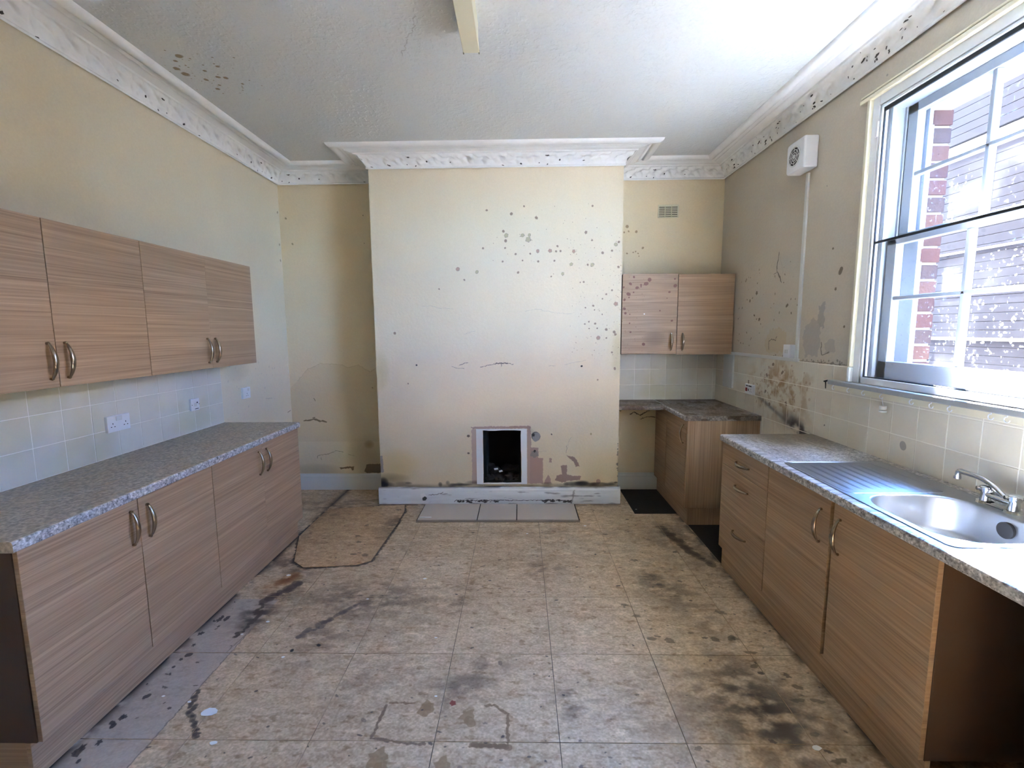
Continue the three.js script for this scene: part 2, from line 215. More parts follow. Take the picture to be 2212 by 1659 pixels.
const tileRightTex = canvasTex(0, 0.6, 3.4, 0.9, 500, (u, v, o) => {
  const n = fbm(u * 5, v * 5, 3, 40) - 0.5; o[0] = 216 + n * 10; o[1] = 209 + n * 10; o[2] = 192 + n * 10;
  const st = Math.exp(-(((u - 1.15) / 0.35) ** 2) - ((v - 1.16) / 0.2) ** 2) * sstep(0.45, 0.75, fbm(u * 14, v * 14, 4, 71)); o[0] -= 60 * st; o[1] -= 85 * st; o[2] -= 110 * st;
  const bn = Math.exp(-(((u - 1.4) / 0.16) ** 2) - ((v - 0.915 + (u - 1.4) * 0.28) / 0.05) ** 2) * sstep(0.25, 0.6, fbm(u * 9, v * 9, 4, 77)) * 1.6, b2 = Math.exp(-(((u - 1.0) / 0.2) ** 2) - ((v - 0.985 + (u - 1.1) * 0.3) / 0.016) ** 2); const b = clamp(bn + b2 * 0.5); for (let k = 0; k < 3; k++) o[k] = o[k] * (1 - b) + [44, 42, 46][k] * b;
}, (c) => {
  for (let i = 0; i < 130; i++) { const z = 1.1 + (rnd() + rnd() + rnd() - 1.5) * 0.4, y = 1.17 + (rnd() + rnd() - 1) * 0.2; blob(c, z, y, rr(0.002, 0.012), [140, 106, 78], rr(0.2, 0.55), 0.7); }
  for (const [z, y] of [[0.66, 1.165], [1.02, 1.34], [1.15, 1.29], [0.94, 1.25], [1.22, 1.07], [1.0, 1.03], [0.93, 1.12]]) blob(c, z, y, 0.014, [96, 74, 56], 0.8, 0.7);
  blob(c, 2.25, 1.02, 0.022, [150, 144, 138], 0.8); blob(c, 1.65, 1.0, 0.006, [120, 112, 100]);
});
const tilePlainTex = canvasTex(0, 0, 1.4, 1.4, 360, (u, v, o) => { const n = fbm(u * 4, v * 4, 4, 50) - 0.5, m = sstep(0.52, 0.75, fbm(u * 3 + 9, v * 3, 3, 61)); o[0] = 222 + n * 12 - m * 8; o[1] = 217 + n * 12 - m * 9; o[2] = 202 + n * 10 - m * 20; });
const ceilTex = canvasTex(XL, 0, XR - XL, 3.4, 400, plasterPixel([208, 209, 206], 4), (c) => {
  for (const [x, z, r] of [[-1.877, 1.845, .018], [-1.98, 1.726, .016], [-1.971, 1.668, .02], [-1.834, 1.698, .01], [-1.89, 1.497, .012], [-1.89, 1.604, .012], [-1.93, 1.8, .01], [-1.8, 1.63, .012], [-1.76, 1.62, .013], [-1.73, 1.74, .01], [-1.7, 1.55, .008], [-1.85, 1.54, .008]]) chip(c, x, z, r, [150, 132, 106]);
  for (let i = 0; i < 45; i++) blob(c, -1.85 + (rnd() + rnd() - 1) * 0.32, 1.65 + (rnd() + rnd() - 1) * 0.34, rr(0.002, 0.006), [140, 128, 108], 0.8);
  crack(c, [[-0.5, 2.14], [-0.516, 2.097], [-0.53, 2.03], [-0.576, 1.972], [-0.6, 1.9], [-0.654, 1.812]], 0.005, [165, 162, 156], 0.6, 0.01);
});

// vinyl floor: base marbling, dirt fields, stains
const stains = [[0.16, 1.6, .13, .1, .5], [-1.0, 1.93, .35, .12, .45], [-1.5, 1.75, .12, .3, .5], [-1.05, 2.3, .12, .2, .35], [-0.8, 2.0, .4, .3, .25], [0.85, 1.75, .12, .22, .5], [1.0, 2.0, .15, .3, .35], [1.1, 2.85, .2, .2, .6], [1.0, 2.65, .16, .25, .6], [0.7, 2.75, .3, .25, .3], [-0.26, 2.63, .14, .12, .5], [-0.16, 2.5, .08, .06, .4], [0.23, 2.72, .08, .1, .5], [-1.2, 1.25, .3, .25, .35], [-1.3, 1.0, .15, .1, .4], [-1.55, 2.05, .1, .15, .5], [-1.62, 1.5, .2, .12, .5], [-0.38, 1.93, .07, .14, .35], [0.3, 1.0, .9, .1, .2], [-1.6, 0.45, .6, .2, .45], [1.2, 1.2, .2, .5, .35], [-0.7, 2.62, .3, .2, .2], [-1.5, 2.15, .08, .1, .6], [0.55, 1.25, .5, .25, .2]];
const floorTex = canvasTex(XL, 0, XR - XL, 3.4, 481, (u, v, o) => {
  const tx = Math.floor((u + 0.842) / 0.496), tz = Math.floor((v - 2.914) / 0.496), th = hash(tx, tz, 4) - 0.5;
  const wx = u + (fbm(u * 6, v * 6, 2, 90) - 0.5) * 0.06, m = fbm(wx * 9, v * 34, 4, 11), m2 = fbm(u * 34 + 7, v * 60, 3, 12), big = fbm(u * 1.6, v * 1.6, 4, 13);
  let r = 192 + th * 9, g = 168 + th * 9, b = 136 + th * 9;
  const k = (m - 0.5) * 26 + (m2 - 0.5) * 34 + (big - 0.5) * 44 + (fbm(u * 120, v * 150, 2, 14) - 0.5) * 52; r += k; g += k; b += k * 0.95;
  const fleck = sstep(0.64, 0.8, fbm(u * 22, v * 46, 3, 15)); r -= fleck * 26; g -= fleck * 28; b -= fleck * 29;
  const light = sstep(0.62, 0.78, fbm(u * 15 + 4, v * 30, 3, 16)); r += light * 14; g += light * 14; b += light * 14;
  if (u < -1.475 && v > 1.95) { r = r * 0.35 + 176 * 0.65; g = g * 0.35 + 166 * 0.65; b = b * 0.35 + 158 * 0.65; }
  let d = 0; for (const [x, z, rx, rz, a] of stains) { const q = ((u - x) / rx) ** 2 + ((v - z) / rz) ** 2; if (q < 6) d += a * Math.exp(-q); }
  d = clamp(d * (0.12 + 0.85 * sstep(0.3, 0.72, fbm(u * 15, v * 24, 5, 19)))); 
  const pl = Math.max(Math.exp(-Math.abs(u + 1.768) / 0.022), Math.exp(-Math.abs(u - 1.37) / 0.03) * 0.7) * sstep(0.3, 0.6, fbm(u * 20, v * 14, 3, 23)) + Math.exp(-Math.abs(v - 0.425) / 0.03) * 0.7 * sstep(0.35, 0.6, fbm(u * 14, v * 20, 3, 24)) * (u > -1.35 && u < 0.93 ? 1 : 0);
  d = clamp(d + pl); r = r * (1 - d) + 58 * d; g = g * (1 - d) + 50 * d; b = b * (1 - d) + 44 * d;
  const rust = Math.exp(-(((u + 1.52 + (v - 1.7) * 0.5) / 0.06) ** 2) - ((v - 1.71) / 0.13) ** 2) * sstep(0.25, 0.55, fbm(u * 16, v * 16, 3, 29)); r = r * (1 - rust) + 118 * rust; g = g * (1 - rust) + 72 * rust; b = b * (1 - rust) + 36 * rust;
  o[0] = r; o[1] = g; o[2] = b;
}, (c) => {
  crack(c, [[-1.755, 0.545], [-1.4, 0.485], [-1.08, 0.45], [-1.045, 0.6], [-1.04, 0.85], [-1.05, 1.2], [-1.06, 1.49], [-1.14, 1.545], [-1.35, 1.57], [-1.5, 1.58], [-1.6, 1.5], [-1.755, 1.1], [-1.76, 0.8], [-1.755, 0.545]], 0.03, [52, 44, 38], 0.4, 0.008); crack(c, [[-1.755, 0.545], [-1.4, 0.485], [-1.08, 0.45]], 0.05, [52, 44, 38], 0.3, 0.01); crack(c, [[-1.5, 2.42], [-1.475, 2.2], [-1.475, 3.2]], 0.006, [120, 108, 96], 0.6); crack(c, [[-1.3, 2.9], [-1.42, 2.78], [-1.48, 2.66]], 0.02, [60, 52, 46], 0.5, 0.012); crack(c, [[-1.55, 2.0], [-1.5, 2.15], [-1.53, 2.3]], 0.018, [66, 58, 50], 0.6, 0.015);
  crack(c, [[-0.575, 2.726], [-0.47, 2.727]], 0.01, [130, 104, 76], 0.8); crack(c, [[-0.588, 2.74], [-0.6, 2.9], [-0.45, 2.925], [-0.38, 2.925]], 0.012, [120, 98, 76], 0.8); crack(c, [[-0.16, 2.737], [-0.118, 2.737], [-0.06, 2.78], [-0.055, 2.93], [-0.2, 2.935]], 0.012, [130, 106, 78], 0.8); crack(c, [[-0.2, 2.925], [-0.05, 2.935]], 0.022, [120, 96, 70], 0.7);
  for (const [x, z, r] of [[-0.41, 2.76, .035], [-0.41, 2.74, .025], [-0.23, 2.79, .03], [-0.215, 2.82, .025], [-0.3, 3.02, .035], [-0.55, 2.99, .04], [-0.53, 3.03, .03]]) blob(c, x, z, r, [138, 112, 78], 0.7, 0.6); blob(c, -0.3, 2.725, 0.014, [120, 50, 40], 0.9);
  for (let i = 0; i < 420; i++) { const x = rr(-1.7, 1.35), z = rr(0.5, 3.3); blob(c, x, z, rr(0.002, 0.006) * (rnd() < 0.12 ? 2.2 : 1), [70, 60, 54], rr(0.35, 0.85), 0.7, rr(1, 2.2), rr(-0.5, 0.5)); }
  for (let i = 0; i < 26; i++) { const x = rr(0.6, 1.3), z = rr(1.0, 3.1); blob(c, x, z, rr(0.008, 0.018), [70, 62, 48], 0.5, 0.7, 1.8, rr(-0.4, 0.4)); }
  for (let i = 0; i < 26; i++) { const z = rr(1.95, 3.1); blob(c, -1.74 + rr(0, 0.07), z, rr(0.004, 0.016), [52, 46, 44], 0.75, 0.7, 1.5, 1.2); }
  blob(c, -1.05, 2.36, 0.01, [30, 28, 28]); blob(c, -1.17, 2.4, 0.01, [34, 30, 30]); crack(c, [[-1.19, 2.3], [-1.06, 2.12], [-0.98, 2.0]], 0.03, [80, 70, 66], 0.35, 0.02); crack(c, [[-1.55, 1.98], [-1.43, 1.75]], 0.06, [66, 52, 50], 0.35, 0.02);
  crack(c, [[1.3, 1.52], [1.2, 1.2], [1.15, 0.9]], 0.05, [60, 52, 38], 0.3, 0.03);
});
// worktops: speckled laminate; v runs from the wall over the top and down the front edge
function worktopTex(len, prof, topW, dirt, tint, seed) {
  return canvasTex(0, 0, len, prof, 900, (u, v, o) => {
    const a = fbm(u * 95, v * 95, 3, seed), b = fbm(u * 210, v * 210, 2, seed + 3), cl = vnoise(u * 140, v * 140, seed + 5);
    let k = 168 + (a - 0.5) * 130 + (b - 0.5) * 90; if (cl > 0.84) k += 34; if (cl < 0.12) k -= 60;
    o[0] = k; o[1] = k * 0.99; o[2] = k * 0.985;
    if (v < topW) { const d = dirt(u, v); for (let i = 0; i < 3; i++) o[i] = o[i] * (1 - d) + (tint[i] * (0.75 + a * 0.5)) * d; }
  }, null, { wrap: THREE.RepeatWrapping });
}
const wtLeftTex = worktopTex(2.04, 0.68, 0.588, (u, v) => clamp(0.78 + (fbm(u * 3, v * 8, 4, 101) - 0.5) * 0.7 + 0.5 * sstep(0.62, 0.72, fbm(u * 7, v * 26, 3, 104))), [178, 163, 140], 200);
const wtRightTex = worktopTex(3.17, 0.68, 0.594, (u, v) => clamp(0.12 + 0.75 * sstep(0.5, 0.1, u) * sstep(0.62, 0.25, v) + (fbm(u * 4, v * 9, 4, 111) - 0.45) * 0.8 * sstep(1.2, 0.2, u) + 0.8 * sstep(0.66, 0.72, fbm(u * 5, v * 30, 3, 114)) * sstep(0.7, 0.2, u)), [112, 98, 76], 230);
const wtCornerTex = worktopTex(1.1, 0.68, 0.594, (u, v) => clamp(0.62 + (fbm(u * 5, v * 8, 4, 121) - 0.5) * 0.9 + 0.6 * sstep(0.6, 0.7, fbm(u * 9, v * 16, 3, 124))), [92, 76, 58], 260);

// wood-print laminate, grain along u
const woodTex = canvasTex(0, 0, 2, 0.95, 1000, (u, v, o) => {
  const w = v + (fbm(u * 1.3, v * 6, 3, 301) - 0.5) * 0.016;
  const a = fbm(u * 1.6, w * 130, 3, 303), b = fbm(u * 3.2, w * 420, 2, 307), c = fbm(u * 0.8, w * 26, 3, 311), line = sstep(0.62, 0.78, fbm(u * 2.2, w * 240, 2, 313));
  const k = (a - 0.5) * 34 + (b - 0.5) * 30 + (c - 0.5) * 18 - line * 12;
  o[0] = 168 + k; o[1] = 138 + k * 0.95; o[2] = 107 + k * 0.84;
}, null, { wrap: THREE.MirroredRepeatWrapping });
const stainedDoorTex = (() => { const base = woodTex.image, c = document.createElement('canvas'); c.width = 1000; c.height = 950; const x = c.getContext('2d'); x.drawImage(base, 300, 0, 1000, 950, 0, 0, 1000, 950); const t = new THREE.CanvasTexture(c); t.colorSpace = THREE.SRGBColorSpace; t.wrapS = t.wrapT = THREE.MirroredRepeatWrapping; x.setTransform(1000 / 0.5, 0, 0, -950 / 0.72, 0, 950);
  for (const [px, py, r] of [[.1, .69, .014], [.24, .665, .024], [.21, .63, .026], [.165, .62, .013], [.165, .605, .01], [.13, .595, .02], [.055, .54, .024], [.06, .51, .01], [.1, .555, .01], [.47, .61, .022], [.465, .67, .012], [.42, .555, .014], [.02, .49, .016], [.02, .41, .018], [.03, .37, .016], [.07, .36, .008], [.34, .39, .01], [.07, .28, .01], [.4, .5, .007], [.08, .2, .012], [.01, .6, .012], [.07, .63, .018], [.2, .09, .02], [.45, .3, .014]]) blob(x, px, py, r * 0.72, [112, 70, 54], 0.85); blob(x, 0.2, 0.362, 0.006, [240, 235, 225], 1); soft(x, 0.3, 0.14, 0.12, 0.08, [120, 96, 70], 0.55);
  for (let i = 0; i < 60; i++) blob(x, rnd() * 0.2, rnd() * 0.72, rr(0.001, 0.004), [120, 80, 62], 0.7); return t; })();

const M = {
  breast: std({ map: breastTex, roughness: 0.85, bumpMap: grainBump, bumpScale: 0.0012 }),
  back: std({ map: backTex, roughness: 0.85, bumpMap: grainBump, bumpScale: 0.0012 }),
  left: std({ map: leftTex, roughness: 0.8, bumpMap: grainBump, bumpScale: 0.0012 }),
  right: std({ map: rightTex, roughness: 0.85, bumpMap: grainBump, bumpScale: 0.0014 }),
  ceil: std({ map: ceilTex, roughness: 0.9, bumpMap: artexBump, bumpScale: 0.004 }),
  floor: std({ map: floorTex, roughness: 0.62, bumpMap: grainBump, bumpScale: 0.0006 }),
  screed: std({ color: 0x14120f, roughness: 0.75, bumpMap: grainBump, bumpScale: 0.002 }),
  tileR: std({ map: tileRightTex, roughness: 0.32 }), tileL: std({ map: tilePlainTex, roughness: 0.22 }),
  grout: std({ color: 0xf0ecdf, roughness: 0.9 }),
  wood: std({ map: woodTex, roughness: 0.48 }), woodStained: std({ map: stainedDoorTex, roughness: 0.5 }), woodShade: std({ color: 0x4a3626, roughness: 0.6 }), carcass: std({ color: 0x7d6550, roughness: 0.6 }),  // darker copy of the wood: gap and side shade put into carcass colour
  wtLeft: std({ map: wtLeftTex, roughness: 0.5 }), wtRight: std({ map: wtRightTex, roughness: 0.35 }), wtCorner: std({ map: wtCornerTex, roughness: 0.55 }), wtEnd: std({ color: 0x8f8d84, roughness: 0.7 }),
  white: std({ color: 0xeef0ee, roughness: 0.45 }), gloss: std({ color: 0xe9edf0, roughness: 0.3 }), plaster: std({ color: 0xe8e7e2, roughness: 0.85, bumpMap: grainBump, bumpScale: 0.0015 }),
  bead: std({ color: 0xe6dfc6, roughness: 0.5 }), plastic: std({ color: 0xe4e5e6, roughness: 0.35 }), dirtyPlastic: std({ color: 0xd5d6d2, roughness: 0.5 }),
  hole: std({ color: 0x15130f, roughness: 0.9 }), red: std({ color: 0x8a1c20, roughness: 0.4 }), darkRubber: std({ color: 0x1c1c1e, roughness: 0.6 }),
  nickel: std({ color: 0xa29684, roughness: 0.25, metalness: 1 }), steel: new THREE.MeshPhysicalMaterial({ color: 0xa2a5a9, roughness: 0.36, metalness: 1 }), chrome: std({ color: 0xc6c9cc, roughness: 0.12, metalness: 1 }),
  alu: std({ color: 0xdfe3e6, roughness: 0.4 }), gasket: std({ color: 0x23262c, roughness: 0.7 }),
  batten: std({ color: 0xd8d1b4, roughness: 0.55 }), soot: std({ color: 0x17150f, roughness: 1 }), sootBrick: std({ color: 0x2a241d, roughness: 1 }),
  cornice: std({ color: 0xecebe8, roughness: 0.8 }),
  mortar: std({ color: 0xa29c92, roughness: 0.95 }),
};

// ------------------------------------------------------------------ floor: vinyl tiles over a black screed
{
  const f = struct('floor');
  part(f, 'screed', box(XL - 0.3, XR + 0.28, -0.12, -0.004, -0.6, ZN + 0.2), M.screed);
  const holes = [[1.005, XR, -1, 0.645], [1.385, XR, 0.64, 1.54]];
  const cut = (rs, h) => rs.flatMap(([a, b, c, d]) => { const [p, q, r, s] = h; if (q <= a || p >= b || s <= c || r >= d) return [[a, b, c, d]]; const o = []; if (p > a) o.push([a, p, c, d]); if (q < b) o.push([q, b, c, d]); const a2 = Math.max(a, p), b2 = Math.min(b, q); if (r > c) o.push([a2, b2, c, r]); if (s < d) o.push([a2, b2, s, d]); return o; });
  const T = 0.496, gap = 0.0011;
  for (let i = -3; i < 6; i++) for (let j = -6; j < 11; j++) {
    const x0 = Math.max(XL, -0.842 + i * T), x1 = Math.min(XR, -0.842 + (i + 1) * T), z0 = Math.max(0, 2.914 + j * T), z1 = Math.min(ZN, 2.914 + (j + 1) * T);
    if (x1 - x0 < 0.02 || z1 - z0 < 0.02) continue;
    let rs = [[x0, x1, z0, z1]]; for (const h of holes) rs = cut(rs, h);
    for (const [a, b, c, d] of rs) if (b - a > 0.02 && d - c > 0.02) { const lift = (hash(i, j, 8) - 0.5) * 0.0012; part(f, 'tile', rbox(a + gap, b - gap, -0.0045, lift, c + gap, d - gap, 0.0008), M.floor); }
  }
}
// ------------------------------------------------------------------ ceiling, walls
{ const c = struct('ceiling'); part(c, 'plaster', box(XL - 0.3, XR + 0.28, H, H + 0.2, -0.3, ZN + 0.2), M.ceil); }
function tiles(parent, axis, at, out, lines, rows, mat, skip) {
  for (let i = 0; i < lines.length - 1; i++) for (const [y0, y1] of rows) {
    const a = lines[i] + 0.0021, b = lines[i + 1] - 0.0021; if (skip && skip((a + b) / 2, (y0 + y1) / 2, b)) continue; const th = 0.007 + (hash(i, Math.round(y0 * 100), 3) - 0.5) * 0.0012;
    const g = axis === 'x' ? rbox(at, at + out * th, y0 + 0.0021, y1 - 0.0021, a, b, 0.0013) : rbox(a, b, y0 + 0.0021, y1 - 0.0021, at, at + out * th, 0.0013);
    part(parent, 'tile', g, mat);
  }
}
const range = (a, b, s) => { const o = []; for (let x = a; x < b - 0.02; x += s) o.push(x); o.push(b); return o; };
{
  const w = struct('wall_left'); part(w, 'plaster', box(XL - 0.3, XL, -0.1, H + 0.01, -0.3, ZN + 0.2), M.left);
  part(w, 'grout', box(XL, XL + 0.0066, YT - 0.02, 1.384, 1.066, 3.11), M.grout);
  tiles(w, 'x', XL + 0.001, 1, range(1.066, 3.11, 0.1555), [[0.918, 1.074], [1.074, 1.23], [1.23, 1.384]], M.tileL);
}
{
  const w = struct('wall_back');
  part(w, 'plaster', box(XL - 0.3, XR + 0.28, -0.1, H + 0.01, -0.3, 0).translate(0, 0, 0), M.back);
  const lines = [0.905, 0.985, 1.132, 1.285, 1.438, 1.59, 1.745, 1.9, XR];
  part(w, 'grout', box(BX1, XR, YT - 0.02, 1.385, 0, 0.0066), M.grout);
  tiles(w, 'z', 0.001, 1, lines, [[0.918, 1.068], [1.068, 1.222], [1.222, 1.385]], M.tileL);
}
{
  const w = struct('wall_right'), X1 = XR + 0.17;
  part(w, 'plaster', [box(XR, X1, -0.1, WY0 - 0.03, -0.3, ZN + 0.2), box(XR, X1, WY1, H + 0.01, -0.3, ZN + 0.2), box(XR, X1, WY0 - 0.03, WY1, -0.3, WZ0), box(XR, X1, WY0 - 0.03, WY1, WZ1, ZN + 0.2)], M.right);
  part(w, 'grout', [box(XR - 0.0066, XR, 0.66, 1.385, 0, 1.7), box(XR - 0.0066, XR, 0.84, 1.27, 1.7, 3.7), box(XR - 0.0066, XR, 1.27, 1.385, 1.7, 1.82)], M.grout);
  const rows = [[0.70, 0.756], [0.756, 0.911], [0.911, 1.066], [1.066, 1.222], [1.222, 1.385]], ls = [0, ...range(0.145, 3.7, 0.1555)];
  tiles(w, 'x', XR - 0.001, -1, ls, rows, M.tileR, (z, y, zb) => (y > 1.23 && zb > 1.86) || (y < 0.9 && (z < 0.87 || z > 1.55)) || (y > 1.2 && zb > 1.86));
  tiles(w, 'x', XR - 0.001, -1, ls.filter((z) => z > 1.69), [[1.222, 1.268]], M.tileR);
  // outer half-brick skin with the far and near jambs and the lintel
  part(w, 'outer_skin', [box(X1, XR + 0.27, -0.6, 1.26, -6, ZN + 3), box(X1, XR + 0.27, 2.8, 6, -6, ZN + 3), box(X1 + 0.004, XR + 0.27, 1.26, 2.8, -6, 1.81), box(X1 + 0.004, XR + 0.27, 1.26, 2.8, 3.71, ZN + 3)], std({ color: 0x4a2e26, roughness: 0.95 }));
  part(w, 'mortar', [box(X1 + 0.004, XR + 0.268, 1.26, 2.8, 1.81, 2.02), box(X1 + 0.004, XR + 0.268, 1.26, 2.8, 3.5, 3.71)], M.mortar);
  const brickMats = [[60, 31, 25], [52, 27, 23], [66, 40, 30], [50, 34, 30]].map((c) => std({ color: new THREE.Color().setRGB(...c.map((v) => v / 255), THREE.SRGBColorSpace), roughness: 0.9, bumpMap: grainBump, bumpScale: 0.003 }));
  for (let k = 0; k < 18; k++) for (const [za, zb] of [[1.8, 2.03], [3.49, 3.72]]) { const y = 1.262 + k * 0.0855, j = hash(k, Math.round(za), 2); part(w, 'brick', rbox(X1 - 0.002 + j * 0.004, XR + 0.276, y + 0.006, y + 0.0795, za + (j - 0.5) * 0.006, zb + (j - 0.5) * 0.006, 0.004), brickMats[(k + (za > 2 ? 1 : 0)) % 4]); }
  part(w, 'lintel', rbox(X1 - 0.01, XR + 0.29, 2.72, 2.82, 1.85, 3.67, 0.006), std({ color: 0xd8cfb4, roughness: 0.8 }));
  part(w, 'outer_sill', rbox(X1 - 0.03, XR + 0.33, 1.24, 1.3, 1.95, 3.57, 0.008), std({ color: 0x5c5852, roughness: 0.8 }));
}
{ const w = struct('wall_front'); part(w, 'plaster', box(XL - 0.3, XR + 0.28, -0.1, H + 0.01, ZN, ZN + 0.2), M.left); }
// chimney breast with the knocked-out fire opening
const FX0 = -0.348, FX1 = 0.006, FY0 = 0.198, FY1 = 0.697;
{
  const w = struct('wall_breast');
  part(w, 'plaster', [box(BX0, FX0, -0.05, H, 0, BZ), box(FX1, BX1, -0.05, H, 0, BZ), box(FX0, FX1, FY1, H, 0, BZ), box(FX0, FX1, -0.05, FY0 - 0.03, 0, BZ)], M.breast);
  part(w, 'flue_lining', [box(FX0, FX0 + 0.03, FY0 - 0.03, FY1 + 0.0, 0.0, BZ - 0.05), box(FX1 - 0.02, FX1, FY0 - 0.03, FY1, 0.0, BZ - 0.05), box(FX0, FX1, FY0 - 0.03, FY0, 0.0, BZ - 0.06), box(FX0, FX1, FY1 - 0.02, FY1, 0, BZ - 0.05), box(FX0, FX1, FY0, FY1, 0, 0.02)], M.soot);
  const sh = new THREE.Shape([[-0.408, 0.186], [0.061, 0.186], [0.061, 0.711], [-0.408, 0.711]].map((q) => new THREE.Vector2(...q)));
  const hp = []; const edge = (x0, y0, x1, y1, n) => { for (let i = 0; i < n; i++) hp.push(new THREE.Vector2(x0 + (x1 - x0) * i / n + rr(-0.004, 0.004), y0 + (y1 - y0) * i / n + rr(-0.004, 0.004))); };
  edge(FX0, FY0, FX0, FY1, 10); edge(FX0, FY1, FX1, FY1, 6); edge(FX1, FY1, FX1 + 0.006, FY0, 10); edge(FX1, FY0, FX0, FY0, 8); sh.holes.push(new THREE.Path(hp));
  const g = new THREE.ExtrudeGeometry(sh, { depth: 0.005, bevelEnabled: false }); g.translate(0, 0, BZ - 0.001); part(w, 'render_patch', boxUV(g), M.plaster, 'white render patch around the fire opening');
}
{
  const chunks = [[-0.3, 0.24, 0.3, 0.05], [-0.2, 0.22, 0.32, 0.045], [-0.1, 0.23, 0.28, 0.055], [-0.03, 0.23, 0.3, 0.045], [-0.25, 0.25, 0.2, 0.06], [-0.12, 0.27, 0.16, 0.07], [-0.3, 0.3, 0.12, 0.07], [-0.04, 0.28, 0.14, 0.06], [-0.18, 0.215, 0.34, 0.03]];
  const t = thing('rubble_pile', 'sooty rubble lying in the bottom of the dark fire opening', 'rubble', [-0.17, FY0, 0.2]);
  chunks.forEach(([x, y, z, r], k) => { const g = new THREE.IcosahedronGeometry(r, 1), p = g.attributes.position; for (let i = 0; i < p.count; i++) { const h = 0.75 + 0.5 * hash(Math.round(p.getX(i) * 999), Math.round(p.getY(i) * 999 + p.getZ(i) * 7919), k); p.setXYZ(i, p.getX(i) * h, p.getY(i) * h * 0.6, p.getZ(i) * h); } g.computeVertexNormals(); g.translate(x, FY0 + r * 0.45 + (z < 0.25 ? 0.03 : 0), z); part(t, 'chunk', boxUV(g), M.sootBrick); });
  const wg = () => rbox(-0.02, 0.02, 0, 0.006, -0.01, 0.01, 0.002);
  for (const [x, y, z, a] of [[-0.235, 0.285, 0.25, 0.4], [-0.19, 0.272, 0.28, 0.7]]) { const g = wg(); g.rotateX(0.5); g.rotateY(a); g.translate(x, y, z); part(t, 'paint_chip', g, M.white); }
}
// ------------------------------------------------------------------ skirtings
function skirtProfile(h = 0.16) { return [[0, 0], [0.022, 0], [0.022, h * 0.74], [0.02, h * 0.76], [0.02, h * 0.79], [0.024, h * 0.8], [0.024, h * 0.83], [0.018, h * 0.88], [0.012, h * 0.94], [0.01, h], [0, h]]; }
const skirtTex = canvasTex(-2.4, 0, 4.4, 0.24, 460, (u, v, o) => { const d = clamp(sstep(0.62, 0.8, fbm(u * 7, v * 40, 4, 401)) * 0.4 + sstep(0.17, 0.2, v) * 0.75 * sstep(0.3, 0.55, fbm(u * 6, v * 20, 3, 405)) + sstep(0.03, 0.018, v) * 0.5 * fbm(u * 18, v * 60, 3, 407)); const n = (fbm(u * 5, v * 30, 3, 409) - 0.5) * 26; o[0] = (222 + n) * (1 - d) + 70 * d; o[1] = (222 + n) * (1 - d) + 64 * d; o[2] = (216 + n) * (1 - d) + 58 * d; }, (c) => { crack(c, [[-0.62, 0.045], [-0.6, 0.058], [-0.3, 0.057], [0.3, 0.058], [0.4, 0.06]], 0.005, [70, 60, 54], 0.8); for (let i = 0; i < 60; i++) { const t = rnd() < 0.5; blob(c, t ? rr(-0.6, -0.2) : rr(0.2, 0.48), 0.052 + rr(-0.014, 0.01), rr(0.002, 0.009), [48, 42, 38], 0.8, 0.7, 2); } blob(c, -0.91, 0.1, 0.028, [235, 232, 224], 1); blob(c, -0.9, 0.075, 0.02, [40, 34, 30], 0.9); crack(c, [[-0.86, 0.11], [-0.75, 0.12], [-0.72, 0.14]], 0.004, [90, 76, 62]); crack(c, [[0.47, 0.02], [0.5, 0.16]], 0.016, [110, 102, 94], 0.25); });
const skirtMat = std({ map: skirtTex, roughness: 0.55 });
{
  const P = skirtProfile(), s = struct('baseboard_breast'), pz = (d, y, t) => [t, y, BZ + d];
  part(s, 'board', extrudeProfile(P, BX0 - 0.022, BX1 + 0.022, pz, { closed: true }), skirtMat);
  part(s, 'board', extrudeProfile(P, 0.022, BZ, (d, y, t) => [BX0 - d, y, t], { closed: true }), skirtMat);
  part(s, 'board', extrudeProfile(P, 0.022, BZ, (d, y, t) => [BX1 + d, y, t], { closed: true }), skirtMat);
  const b = struct('baseboard_back'); part(b, 'board', extrudeProfile(skirtProfile(0.165), XL, BX0, (d, y, t) => [t, y, d], { closed: true }), std({ color: 0xd9d7cf, roughness: 0.5 }));
  part(b, 'board', extrudeProfile(skirtProfile(0.17), BX1, XR, (d, y, t) => [t, y, d], { closed: true }), std({ color: 0xc9c6b8, roughness: 0.55 }));
}
